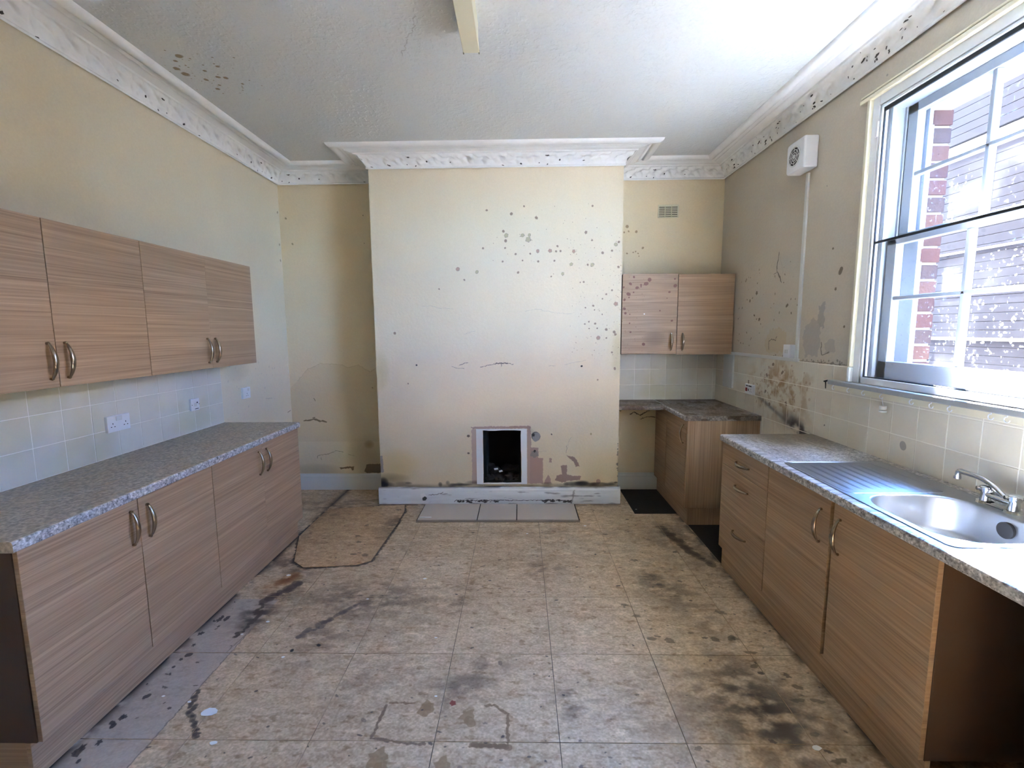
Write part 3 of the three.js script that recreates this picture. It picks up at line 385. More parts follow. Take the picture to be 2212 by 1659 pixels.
// ------------------------------------------------------------------ cornice with raised leaf band
{
  const prof = [[0.012, 0.129], [0.016, 0.127], [0.018, 0.121], [0.016, 0.116], [0.013, 0.113]];           // wall bead
  for (let i = 0; i <= 14; i++) { const t = i / 14, a = t * Math.PI / 2; prof.push([0.014 + 0.078 * (1 - Math.cos(a)), 0.112 - 0.08 * Math.sin(a)]); }   // cove, carries the leaves
  prof.push([0.096, 0.033], [0.098, 0.025], [0.104, 0.023], [0.15, 0.021], [0.153, 0.012], [0.162, 0.0115], [0.165, 0.019], [0.18, 0.019], [0.184, 0.01], [0.2, 0.009], [0.205, 0.02], [0.22, 0.028], [0.236, 0.028], [0.252, 0.022], [0.262, 0.012], [0.266, 0]);
  const leafs = [[0.02, 0.55, 0.05, 0.3, 0.5, 1], [0.07, 0.72, 0.05, 0.16, -0.5, 0.9], [0.11, 0.38, 0.035, 0.3, 0.3, 0.8], [0.16, 0.62, 0.05, 0.22, 0.7, 1], [0.2, 0.3, 0.03, 0.2, -0.3, 0.7], [0.235, 0.75, 0.04, 0.14, -0.6, 0.9], [0.25, 0.4, 0.025, 0.26, 0.2, 0.7], [0.13, 0.16, 0.05, 0.09, 0.1, 0.6], [0.04, 0.2, 0.04, 0.1, -0.2, 0.6], [0.09, 0.5, 0.03, 0.1, 0.9, -0.6], [0.215, 0.52, 0.025, 0.12, 0.4, -0.6]];
  const PER = 0.28;
  const relief = (u, t) => { const m = sstep(0, 0.06, t) * sstep(1, 0.92, t); let h = 0; u = ((u % PER) + PER) % PER; for (const [lu, lt, su_, st, sk, a] of leafs) for (const w of [-PER, 0, PER]) { const dt = (t - lt) / st, du = (u - lu + w - sk * (t - lt) * 0.08) / su_, q = du * du + dt * dt; if (q < 1) h += a * Math.pow(1 - q, 0.7) * 0.015; } return m * (h + (fbm(u * 55, t * 6, 2, 7) - 0.5) * 0.009); };
  const specTex = (dens, seed) => { seedN = seed; return canvasTex(0, 0, 1.12, 0.36, 900, (u, v, o) => { const n = (fbm(u * 12, v * 12, 3, seed) - 0.5) * 10; o[0] = 234 + n; o[1] = 233 + n; o[2] = 230 + n; }, (c) => { for (let i = 0; i < dens; i++) blob(c, rnd() * 1.12, 0.02 + Math.pow(rnd(), 1.4) * 0.11, rr(0.002, 0.0075), [48, 44, 42], 0.9, 0.6, rr(1, 2.4), rr(-0.3, 0.3)); }, { wrap: THREE.RepeatWrapping }); };
  const light = std({ map: specTex(7, 11), roughness: 0.8 }), dark = std({ map: specTex(30, 12), roughness: 0.8 });
  let S = 0; const arcl = prof.map((q, i) => (S += i ? Math.hypot(q[0] - prof[i - 1][0], q[1] - prof[i - 1][1]) : 0));
  function run(parent, t0, t1, m0, m1, place, mat, uo) {          // m0/m1: how far the ends move per metre of projection (mitres)
    const n = Math.max(4, Math.round(Math.abs(t1 - t0) / 0.009)), pos = [], uv = [], idx = [], np = prof.length;
    for (let i = 0; i <= n; i++) for (let k = 0; k < np; k++) { let [d, h] = prof[k]; const f = i / n; const ti = k >= 5 && k <= 19 ? (k - 5) / 14 : -1; const al = t0 + (t1 - t0) * f; if (ti > 0 && ti < 1) { const r = relief(al + uo, ti), a = ti * Math.PI / 2; d += r * Math.cos(a) ; h += r * Math.sin(a) * 0.9; } const wob = (fbm(al * 6 + uo, k * 0.3, 2, 3) - 0.5) * 0.0025; const t = (t0 + m0 * d) * (1 - f) + (t1 + m1 * d) * f; pos.push(...place(d, H - h + (k < np - 1 && k > 4 ? wob : 0), t)); uv.push(al + uo, arcl[k]); }
    for (let i = 0; i < n; i++) for (let k = 0; k < np - 1; k++) { const a = i * np + k, b = a + 1, c = a + np, e = c + 1; idx.push(a, c, b, b, c, e); }
    const g = new THREE.BufferGeometry(); g.setAttribute('position', new THREE.Float32BufferAttribute(pos, 3)); g.setAttribute('uv', new THREE.Float32BufferAttribute(uv, 2)); g.setIndex(idx); g.computeVertexNormals(); part(parent, 'cornice_run', g, mat);
  }
  const c = struct('trim_1');
  run(c, ZN, 0, 0, 1, (d, y, t) => [XL + d, y, t], light, 0);
  run(c, XL, BX0, 1, -1, (d, y, t) => [t, y, d], light, 0.3);
  run(c, 0, BZ, 1, 1, (d, y, t) => [BX0 - d, y, t], light, 0.5);
  run(c, BX0, BX1, -1, 1, (d, y, t) => [t, y, BZ + d], light, 0.1);
  run(c, BZ, 0, 1, 1, (d, y, t) => [BX1 + d, y, t], light, 0.7);
  run(c, BX1, XR, 1, -1, (d, y, t) => [t, y, d], light, 0.2);
  run(c, 0, ZN, 1, 0, (d, y, t) => [XR - d, y, t], dark, 0.4);
}
// ------------------------------------------------------------------ handles
// bow handle standing out along `out` from a door face, long axis `ax`
function handleGeo(center, ax, out, side, L = 0.155) {
  const rows = [], n = 22; const P = (t, o) => center.map((c, i) => c + ax[i] * (t - 0.5) * L + out[i] * o);
  for (let i = 0; i <= n; i++) { const t = i / n, s = Math.sin(Math.PI * t), o = 0.006 + 0.026 * Math.pow(s, 0.7); rows.push([P(t, o), side, out, 0.0055 + 0.0055 * s, 0.0045 + 0.0035 * s]); }
  const feet = [0.012, 0.988].map((t) => cyl(P(t, -0.0004), P(t, 0.012), 0.0058, 0.005, 14));
  return [sweep(rows, 12), ...feet, ...[0.0, 1.0].map((t) => ball(P(t, 0.007), 0.0052))];
}
// ------------------------------------------------------------------ fitted units
const G_LEFTWALL = 'wood-effect wall cupboards on the left wall', G_LEFTBASE = 'wood-effect base units under the left worktop';
let woodShift = 0;
const woodUV = (g, swap) => { woodShift += 0.37; return boxUV(g, swap, woodShift, woodShift * 0.61); };
function doorX(parent, face, sgn, y0, y1, z0, z1, handle, mat = M.wood, name = 'door') {           // door whose front lies at x = face and looks along sgn
  const g = rbox(face - sgn * 0.018, face, y0, y1, z0, z1, 0.0016); woodUV(g);
  const d = part(parent, name, g, mat);
  if (handle) part(d, 'handle', handleGeo([face, handle[1], handle[0]], handle[2] ? [0, 0, 1] : [0, 1, 0], [sgn, 0, 0], handle[2] ? [0, 1, 0] : [0, 0, 1], handle[3] ?? 0.155), M.nickel);
  return d;
}
const vgrain = (g) => woodUV(g, true);
// left wall cupboards: two of 1 m, a pair of doors each
for (const [k, label] of [[0, 'wood-effect double wall cupboard nearest the chimney breast corner on the left wall'], [1, 'wood-effect double wall cupboard cut by the left edge of the photo']]) {
  const z0 = 1.1 + k, f = -1.996, t = thing('wall_cupboard', label, 'cupboard', [XL + 0.15, 1.384, z0 + 0.5], G_LEFTWALL);
  part(t, 'carcass', vgrain(rbox(XL + 0.001, f - 0.019, 1.386, 2.094, z0 + 0.001, z0 + 0.999, 0.001)), M.woodShade);
  doorX(t, f, 1, 1.384, 2.096, z0 + 0.002, z0 + 0.4998 - k * 0.0013, [z0 + 0.462, 1.498]); doorX(t, f, 1, 1.384, 2.096, z0 + 0.5002 + k * 0.0013, z0 + 0.998, [z0 + 0.538, 1.498]);
}
for (const [k, label] of [[0, 'wood-effect double base cupboard at the far end of the left run'], [1, 'wood-effect double base cupboard at the near end of the left run']]) {
  const z0 = 1.088 + k, f = -1.722, t = thing('base_cupboard', label, 'cupboard', [XL + 0.3, 0.12, z0 + 0.5], G_LEFTBASE);
  part(t, 'carcass', vgrain(rbox(XL + 0.008, f - 0.022, YD0 - 0.004, 0.878, z0 + 0.001, z0 + 0.999, 0.001)), M.woodShade);
  doorX(t, f, 1, YD0, YD1, z0 + 0.002, z0 + 0.4998 - k * 0.0015, [z0 + 0.455, 0.755]); doorX(t, f, 1, YD0, YD1, z0 + 0.5002 + k * 0.0015, z0 + 0.998, [z0 + 0.545, 0.755]);
}
single('plinth', 'wood-effect plinth board along the floor under the left cupboards', 'plinth', [woodUV(rbox(-1.786, -1.768, 0.0015, 0.149, 1.09, 3.088, 0.002)), woodUV(rbox(-2.29, -1.787, 0.0015, 0.149, 3.06, 3.078, 0.002))], M.wood);
function worktop(name, label, xb, xf, z0, z1, mat) {
  const s = Math.sign(xf - xb), D = Math.abs(xf - xb), r = 0.011, pr = [[0, YT - 0.0395], [0, YT]]; for (let i = 0; i <= 5; i++) { const a = i / 5 * Math.PI / 2; pr.push([D - r + r * Math.sin(a), YT - r + r * Math.cos(a)]); } pr.push([D, YT - 0.036], [D - 0.003, YT - 0.0395]);
  const g = extrudeProfile(pr, z0, z1, (d, y, t) => [xb + s * d, y, t], { closed: true }); const uv = g.attributes.uv; for (let i = 0; i < uv.count; i++) uv.setXY(i, uv.getX(i) - z0, uv.getY(i) - 0.0395);
  return single(name, label, 'worktop', g, mat);
}
worktop('worktop', 'dusty brown-grey speckled worktop along the left wall', XL + 0.009, -1.711, 1.069, 3.105, M.wtLeft);
// right: wall cupboard in the alcove
{
  const t = thing('wall_cupboard', 'spotted double wall cupboard in the alcove right of the chimney breast', 'cupboard', [1.425, 1.384, 0.16]);
  const zf = 0.335; part(t, 'carcass', vgrain(rbox(0.915, 1.928, 1.386, 2.1, 0.009, zf - 0.02, 0.001)), M.woodShade);
  const dz = (x0, x1, y0, y1, hx, mat) => { const g = rbox(x0, x1, y0, y1, zf - 0.018, zf, 0.0016); if (mat === M.woodStained) { const n = g.attributes.normal, p = g.attributes.position, uv = g.attributes.uv; for (let i = 0; i < p.count; i++) uv.setXY(i, (p.getX(i) - x0) / 0.5, (p.getY(i) - y0) / 0.72); } else woodUV(g); const d = part(t, 'door', g, mat); part(d, 'handle', handleGeo([hx, 1.497, zf], [0, 1, 0], [0, 0, 1], [1, 0, 0]), M.nickel); };
  dz(0.925, 1.421, 1.388, 2.106, 1.372, M.woodStained); dz(1.4245, 1.925, 1.381, 2.099, 1.475, M.wood);
}
const RF = 1.345, RWX = 1.326;
{
  const t = thing('base_cupboard', 'shadowed wood-effect corner base cupboard with a plain panel facing the room', 'cupboard', [1.65, 0.12, 0.48]);
  part(t, 'carcass', vgrain(rbox(RF + 0.02, XR - 0.012, YD0, 0.878, 0.03, 0.872, 0.001)), M.woodShade);
  part(t, 'end_panel', vgrain(rbox(RF + 0.004, XR - 0.012, YD0 - 0.005, 0.877, 0.874, 0.892, 0.0015)), M.wood);
  doorX(t, RF, -1, YD0, YD1, 0.376, 0.872, [0.815, 0.755]);
  doorX(t, RF, -1, YD0, YD1, 0.03, 0.372, null, M.wood, 'filler_panel');
  part(t, 'plinth', [woodUV(rbox(RF + 0.03, RF + 0.048, 0.0, 0.149, 0.03, 0.86, 0.002)), vgrain(rbox(RF + 0.03, XR - 0.01, 0.0, 0.149, 0.862, 0.88, 0.002))], M.wood);
}
worktop('worktop', 'grimy speckled worktop on the corner cupboard in the right alcove', XR - 0.009, RWX, 0.009, 0.897, M.wtCorner);
{ const g = extrudeProfile([[0, YT - 0.0395], [0, YT], [0.358, YT], [0.366, YT - 0.004], [0.37, YT - 0.012], [0.37, YT - 0.0395]], BX1 + 0.002, RWX - 0.002, (d, y, t) => [t, y, 0.009 + d], { closed: true }); single('worktop', 'short narrow worktop bridging the gap beside the chimney breast', 'worktop', g, M.wtCorner); }
// sink run
{
  const t = thing('drawer_unit', 'wood-effect three drawer base unit beside the cooker gap', 'drawers', [1.65, 0.12, 1.83]);
  part(t, 'carcass', vgrain(rbox(RF + 0.02, XR - 0.012, YD0 - 0.004, 0.878, 1.555, 2.108, 0.001)), M.woodShade);
  part(t, 'end_panel', vgrain(rbox(RF + 0.004, XR - 0.012, YD0 - 0.004, 0.878, 1.537, 1.554, 0.0015)), M.wood);
  for (const [y0, y1, hy] of [[0.73, YD1, 0.79], [0.437, 0.727, 0.64], [YD0, 0.434, 0.345]]) doorX(t, RF, -1, y0, y1, 1.548, 2.108, [1.825, hy, true], M.wood, 'drawer');
  const s = thing('base_cupboard', 'wood-effect double base cupboard under the steel sink', 'cupboard', [1.65, 0.12, 2.62]);
  part(s, 'carcass', [vgrain(rbox(RF + 0.02, XR - 0.012, YD0 - 0.004, 0.878, 2.112, 2.13, 0.001)), vgrain(rbox(RF + 0.02, XR - 0.012, YD0 - 0.004, 0.878, 3.108, 3.126, 0.001)), vgrain(rbox(RF + 0.02, XR - 0.012, YD0 - 0.004, YD0 + 0.014, 2.13, 3.108, 0.001)), vgrain(rbox(XR - 0.03, XR - 0.012, YD0, 0.878, 2.13, 3.108, 0.001)), vgrain(rbox(RF + 0.02, RF + 0.036, 0.76, 0.878, 2.13, 3.108, 0.001)), vgrain(rbox(RF + 0.02, RF + 0.036, YD0, 0.878, 2.598, 2.646, 0.001))], M.woodShade);
  doorX(s, RF, -1, YD0, YD1, 2.112, 2.61, [2.553, 0.735]); doorX(s, RF, -1, YD0, YD1, 2.632, 3.126, [2.676, 0.735]);
  single('plinth', 'dark wood-effect plinth board under the sink units', 'plinth', woodUV(rbox(RF + 0.026, RF + 0.044, 0.0015, 0.149, 1.542, 3.124, 0.002)), M.wood);
}
// sink worktop with a cut-out for the bowl
{
  const z0 = 1.537, z1 = 3.46, y0 = YT - 0.0395, D = XR - 0.009 - RWX;
  const bz0 = 2.66, bz1 = 3.135, bx0 = 1.376, bx1 = 1.805;      // cut-out
  const gs = []; const nose = (a, b) => { const r = 0.011, xf = bx0, pr = [[xf, y0], [xf, YT]]; for (let i = 0; i <= 5; i++) { const q = i / 5 * Math.PI / 2; pr.push([RWX + r - r * Math.sin(q), YT - r + r * Math.cos(q)]); } pr.push([RWX, YT - 0.036], [RWX + 0.003, y0]); return extrudeProfile(pr, a, b, (d, y, t) => [d, y, t], { closed: true }); };
  gs.push(nose(z0, z1), box(bx0, XR - 0.009, y0, YT, z0, bz0), box(bx0, XR - 0.009, y0, YT, bz1, z1), box(bx1, XR - 0.009, y0, YT, bz0, bz1));
  const g = merge(gs.map(clean)); const p = g.attributes.position, n = g.attributes.normal, uv = g.attributes.uv; for (let i = 0; i < p.count; i++) { const top = n.getY(i) > 0.5; uv.setXY(i, p.getZ(i) - z0, top ? XR - 0.009 - p.getX(i) : D + (YT - p.getY(i))); }
  single('worktop', 'pale speckled worktop with the inset sink along the right wall', 'worktop', g, M.wtRight);
  single('end_panel', 'support panel under the near end of the sink worktop', 'panel', vgrain(rbox(RF + 0.02, XR - 0.012, 0, 0.877, 3.44, 3.458, 0.001)), M.wood);
}
// stainless sink
{
  const t = thing('sink', 'stainless steel inset sink with a grooved drainer under the window', 'sink', [1.62, YT, 2.66]);
  const sx0 = 1.366, sx1 = 1.872, sz0 = 2.19, sz1 = 3.142, yd = YT + 0.0035;
  const rr4 = (x0, x1, z0, z1, r, n = 10) => { const o = []; for (const [cx, cz, a0] of [[x1 - r, z1 - r, 0], [x0 + r, z1 - r, 90], [x0 + r, z0 + r, 180], [x1 - r, z0 + r, 270]]) for (let i = 0; i <= n; i++) { const a = (a0 + 90 * i / n) * Math.PI / 180; o.push([cx + r * Math.cos(a), cz + r * Math.sin(a)]); } return o; };
  const outer = rr4(sx0, sx1, sz0, sz1, 0.03), bowl = (ins, r) => rr4(1.393 + ins, 1.79 - ins, 2.676 + ins, 3.118 - ins, Math.max(0.03, r), 12);
  const toS = (q) => q.map((a) => new THREE.Vector2(a[0], -a[1])); const sh = new THREE.Shape(toS(outer)); sh.holes.push(new THREE.Path(toS(bowl(-0.001, 0.13))));
  const dg = new THREE.ExtrudeGeometry(sh, { depth: 0.0012, bevelEnabled: false, curveSegments: 10 }); dg.rotateX(-Math.PI / 2); dg.translate(0, yd - 0.0012, 0);
  part(t, 'deck', boxUV(dg), M.steel);
  const loop = (pts, y, r) => { const c = new THREE.CatmullRomCurve3(pts.map((q) => new THREE.Vector3(q[0], y, q[1])), true); return boxUV(new THREE.TubeGeometry(c, 240, r, 6, true)); };
  part(t, 'rim', [loop(rr4(sx0 + 0.002, sx1 - 0.002, sz0 + 0.002, sz1 - 0.002, 0.028), yd - 0.0012, 0.0026), loop(rr4(sx0 + 0.016, sx1 - 0.075, sz0 + 0.016, 2.655, 0.035), yd - 0.0005, 0.0022)], M.steel);
  const rows = [[-0.004, 0.0008, 0.13], [-0.001, 0.0006, 0.13], [0.002, -0.0015, 0.13], [0.004, -0.006, 0.13], [0.008, -0.05, 0.128], [0.012, -0.1, 0.125], [0.016, -0.125, 0.122], [0.024, -0.14, 0.118], [0.036, -0.148, 0.11], [0.055, -0.152, 0.1], [0.12, -0.1535, 0.06], [0.165, -0.155, 0.03]];
  const pos = [], idx = []; rows.forEach(([ins, dy, r]) => bowl(ins, r).forEach(([x, z]) => pos.push(x, yd + dy, z))); const N = bowl(0, 0.1).length; for (let r = 0; r < rows.length - 1; r++) for (let i = 0; i < N; i++) { const a = r * N + i, b = r * N + (i + 1) % N; idx.push(a, b, a + N, b, b + N, a + N); }
  const k = pos.length / 3; pos.push(1.5915, yd - 0.155, 2.897); for (let i = 0; i < N; i++) idx.push((rows.length - 1) * N + i, (rows.length - 1) * N + (i + 1) % N, k);
  const bg = new THREE.BufferGeometry(); bg.setAttribute('position', new THREE.Float32BufferAttribute(pos, 3)); bg.setIndex(idx); bg.computeVertexNormals(); part(t, 'bowl', boxUV(bg), M.steel);
  for (let i = 0; i < 7; i++) { const x = 1.43 + i * 0.048, rw = []; for (let j = 0; j <= 12; j++) { const f = j / 12, e = Math.min(1, Math.min(f, 1 - f) * 9); rw.push([[x, yd - 0.001, 2.235 + f * 0.39], [1, 0, 0], [0, 1, 0], 0.014 * (0.5 + 0.5 * e), 0.0045 * e + 0.0004]); } part(t, 'drainer_rib', sweep(rw, 12), M.steel); }
  part(t, 'waste', [cyl([1.5915, yd - 0.156, 2.897], [1.5915, yd - 0.1535, 2.897], 0.042, 0.04, 24)], M.chrome); part(t, 'plug_hole', cyl([1.5915, yd - 0.155, 2.897], [1.5915, yd - 0.1528, 2.897], 0.024, 0.024, 20), M.hole);
  part(t, 'overflow', [cyl([1.788, 0.872, 2.91], [1.772, 0.872, 2.91], 0.03, 0.03, 24)], M.darkRubber);
}
// tap
{
  const t = thing('tap', 'chrome mixer tap standing at the back of the steel sink', 'tap', [1.838, YT + 0.0035, 2.81]), x = 1.842, y = YT + 0.0036;
  part(t, 'base', [...[2.762, 2.868].map((z) => cyl([x, y, z], [x, y + 0.008, z], 0.03, 0.027, 24)), rbox(x - 0.02, x + 0.02, y, y + 0.008, 2.762, 2.868, 0.003)], M.chrome);
  part(t, 'body', [...[2.762, 2.868].map((z) => cyl([x, y + 0.006, z], [x, y + 0.045, z], 0.018, 0.015)), cyl([x, y + 0.036, 2.762], [x, y + 0.036, 2.868], 0.013)], M.chrome);
  for (const z of [2.762, 2.868]) part(t, 'handle', [cyl([x, y + 0.044, z], [x, y + 0.062, z], 0.019, 0.022), ball([x, y + 0.062, z], 0.022, 0.45), ...[0, 1, 2, 3].map((k) => cyl([x, y + 0.056, z], [x + Math.cos(k * 1.571 + 0.4) * 0.03, y + 0.056, z + Math.sin(k * 1.571 + 0.4) * 0.03], 0.006, 0.008, 10))], M.chrome);
  const pts = []; for (let i = 0; i <= 14; i++) { const f = i / 14; pts.push([x - 0.006 * f, y + 0.04 + 0.055 * Math.sin(Math.min(1, f * 1.35) * Math.PI / 2), 2.842 - 0.19 * f + 0.012 * Math.sin(f * 3)]); } pts.push([x - 0.006, y + 0.084, 2.648], [x - 0.006, y + 0.066, 2.646]);
  part(t, 'spout', [tube(pts, 0.0105, 40, 12), cyl([x - 0.006, y + 0.07, 2.646], [x - 0.006, y + 0.06, 2.646], 0.0125)], M.chrome);
}
// ------------------------------------------------------------------ wall fittings
function plate(t, axisX, s, y0, y1, z0, z1, d) { return part(t, 'plate', rbox(axisX, axisX + s * d, y0, y1, z0, z1, 0.003, 2), M.plastic); }
function pins(zc, yc, x, s) { return [box(x, x + s * 0.0006, yc + 0.004, yc + 0.012, zc - 0.002, zc + 0.002), box(x, x + s * 0.0006, yc - 0.0115, yc - 0.0075, zc - 0.0145, zc - 0.0075), box(x, x + s * 0.0006, yc - 0.0115, yc - 0.0075, zc + 0.0075, zc + 0.0145)]; }
{
  const x = XL + 0.008, t = thing('power_socket', 'white double power socket on the cream tiles above the left worktop', 'socket', [x, 1.06, 2.01]); plate(t, x, 1, 1.061, 1.152, 1.937, 2.085, 0.018); const xf = x + 0.018;
  part(t, 'rocker_switch', [rbox(xf - 0.002, xf + 0.004, 1.121, 1.146, 1.992, 2.03, 0.002)], M.dirtyPlastic); for (const g of [...pins(1.968, 1.1, xf, 1), ...pins(2.052, 1.1, xf, 1)]) part(t, 'pin_hole', g, M.hole);
}
{
  const x = XL + 0.008, t = thing('fuse_spur', 'white single fused switch plate on the left wall tiles', 'switch', [x, 1.07, 1.386]); plate(t, x, 1, 1.069, 1.152, 1.345, 1.428, 0.016); const xf = x + 0.016;
  part(t, 'switch', rbox(xf - 0.002, xf + 0.003, 1.098, 1.12, 1.375, 1.4, 0.002), M.dirtyPlastic); part(t, 'neon_window', box(xf, xf + 0.0012, 1.118, 1.127, 1.364, 1.374), M.hole); part(t, 'fuse_carrier', box(xf, xf + 0.001, 1.078, 1.082, 1.36, 1.395), M.hole); for (const [z, y] of [[1.352, 1.11], [1.421, 1.11]]) part(t, 'screw', cyl([xf, y, z], [xf + 0.0008, y, z], 0.003, 0.003, 10), M.nickel);
}
{
  const x = XL, t = thing('power_socket', 'grey single power socket on bare plaster left of the alcove corner', 'socket', [x, 1.06, 0.765]); plate(t, x, 1, 1.062, 1.154, 0.714, 0.816, 0.02); const xf = x + 0.02;
  part(t, 'rocker_switch', rbox(xf - 0.002, xf + 0.004, 1.122, 1.146, 0.735, 0.752, 0.002), M.dirtyPlastic); for (const g of pins(0.765, 1.095, xf, 1)) part(t, 'pin_hole', g, M.hole);
}
{
  const t = thing('light_switch', 'white surface-mounted switch box where the trunking meets the conduit', 'switch', [XR, 1.4, 1.23]); const x = XR; plate(t, x, -1, 1.404, 1.497, 1.19, 1.274, 0.036);
  for (const z of [1.21, 1.232]) part(t, 'rocker_switch', rbox(x - 0.04, x - 0.034, 1.435, 1.462, z, z + 0.016, 0.002), M.dirtyPlastic);
}
{
  const t = thing('cooker_switch', 'cooker control plate with a red switch on the stained tiles', 'switch', [XR - 0.008, 1.066, 0.7]), x = XR - 0.008; plate(t, x, -1, 1.066, 1.15, 0.632, 0.776, 0.016); const xf = x - 0.016;
  part(t, 'red_switch', rbox(xf - 0.004, xf + 0.002, 1.088, 1.118, 0.648, 0.676, 0.002), M.red, 'dark red rocker switch'); for (const g of pins(0.735, 1.1, xf, -1)) part(t, 'pin_hole', g, M.hole); for (const g of [box(xf - 0.0006, xf, 1.131, 1.139, 0.655, 0.682), box(xf - 0.0006, xf, 1.131, 1.139, 0.692, 0.745), box(xf - 0.0006, xf, 1.092, 1.112, 0.69, 0.7)]) part(t, 'marking', g, M.hole);
}
single('cable_trunking', 'white horizontal cable trunking along the top of the right wall tiles', 'trunking', [rbox(XR - 0.018, XR, 1.379, 1.403, 0.32, 1.335, 0.002)], M.dirtyPlastic);
single('cable_conduit', 'thin white cable conduit running down from the extractor fan', 'conduit', [rbox(XR - 0.014, XR, 1.404, 2.64, 1.293, 1.322, 0.003)], M.dirtyPlastic);
single('cable_cover', 'flat white cable cover box on the tiles beside the spotted cupboard', 'cover', [rbox(XR - 0.024, XR - 0.0075, 1.076, 1.378, 0.2, 0.388, 0.002)], M.dirtyPlastic);
// extractor fan
{
  const t = thing('extractor_fan', 'white square extractor fan high on the wall left of the window', 'fan', [XR, 2.65, 1.3]), x1 = XR - 0.0965;
  const sh = new THREE.Shape(), a = 1.198, b = 1.397, y0 = 2.65, y1 = 2.85, r = 0.03, r2 = 0.012; sh.moveTo(a + r, y0); sh.lineTo(b - r2, y0); sh.quadraticCurveTo(b, y0, b, y0 + r2); sh.lineTo(b, y1 - r2); sh.quadraticCurveTo(b, y1, b - r2, y1); sh.lineTo(a + r, y1); sh.quadraticCurveTo(a, y1, a, y1 - r); sh.lineTo(a, y0 + r); sh.quadraticCurveTo(a, y0, a + r, y0);
  const g = new THREE.ExtrudeGeometry(sh, { depth: 0.071, bevelEnabled: true, bevelThickness: 0.012, bevelSize: 0.012, bevelOffset: -0.012, bevelSegments: 3, curveSegments: 8 }); g.rotateY(-Math.PI / 2); g.translate(XR - 0.013, 0, 0); part(t, 'housing', boxUV(g), M.plastic);
  const cz = 1.292, cy = 2.75; const ring = (r0, r1, xx, dx) => { const g2 = new THREE.TorusGeometry((r0 + r1) / 2, (r1 - r0) / 2, 8, 36); g2.rotateY(Math.PI / 2); g2.scale(dx, 1, 1); g2.translate(xx, cy, cz); return boxUV(g2); };
  part(t, 'recess', cyl([x1 + 0.01, cy, cz], [x1 - 0.001, cy, cz], 0.06, 0.06, 36), M.darkRubber);
  part(t, 'grille', [ring(0.056, 0.066, x1 - 0.001, 0.8), ring(0.04, 0.045, x1 - 0.002, 1), ring(0.024, 0.029, x1 - 0.002, 1), cyl([x1, cy, cz], [x1 - 0.006, cy, cz], 0.013, 0.011, 16), ...[0, 1, 2, 3].map((k) => { const q = k * Math.PI / 4, g3 = rbox(x1 - 0.004, x1 - 0.001, -0.0015, 0.0015, -0.058, 0.058, 0.0006); g3.rotateX(q); g3.translate(0, cy, cz); return g3; })], M.dirtyPlastic);
}
// air vent
{
  const t = thing('air_vent', 'cream louvred air vent high in the right alcove', 'vent', [1.415, 2.665, 0]);
  part(t, 'frame', [rbox(1.318, 1.51, 2.772, 2.782, 0, 0.012, 0.002), rbox(1.318, 1.51, 2.664, 2.672, 0, 0.012, 0.002), rbox(1.318, 1.326, 2.664, 2.782, 0, 0.012, 0.002), rbox(1.502, 1.51, 2.664, 2.782, 0, 0.012, 0.002), rbox(1.381, 1.387, 2.67, 2.775, 0, 0.011, 0.001), rbox(1.442, 1.448, 2.67, 2.775, 0, 0.011, 0.001)], M.batten);
  part(t, 'backing', box(1.32, 1.508, 2.666, 2.78, 0.0005, 0.002), std({ color: 0x4a4638, roughness: 0.9 }));
  for (let i = 0; i < 6; i++) { const g = rbox(1.325, 1.503, -0.0055, 0.0055, -0.001, 0.001, 0.0006); g.rotateX(0.7); g.translate(0, 2.682 + i * 0.0172, 0.0065); part(t, 'slat', g, M.batten); }
}
// ceiling batten
{
  const t = thing('ceiling_light', 'yellowed bare fluorescent batten fixed to the ceiling', 'light', [-0.235, H, 2.8]), y = 3.0;
  part(t, 'body', rbox(-0.272, -0.198, y + 0.004, H, 2.07, 3.6, 0.004, 2), M.batten);
  part(t, 'cover', rbox(-0.276, -0.194, y, y + 0.022, 2.062, 3.6, 0.003, 2), M.batten);
  const cap = std({ color: 0x8a8474, roughness: 0.6 }); for (const q of [-0.277, -0.199]) part(t, 'end_clip', rbox(q, q + 0.006, y - 0.004, y + 0.014, 2.058, 2.068, 0.001), cap);
}
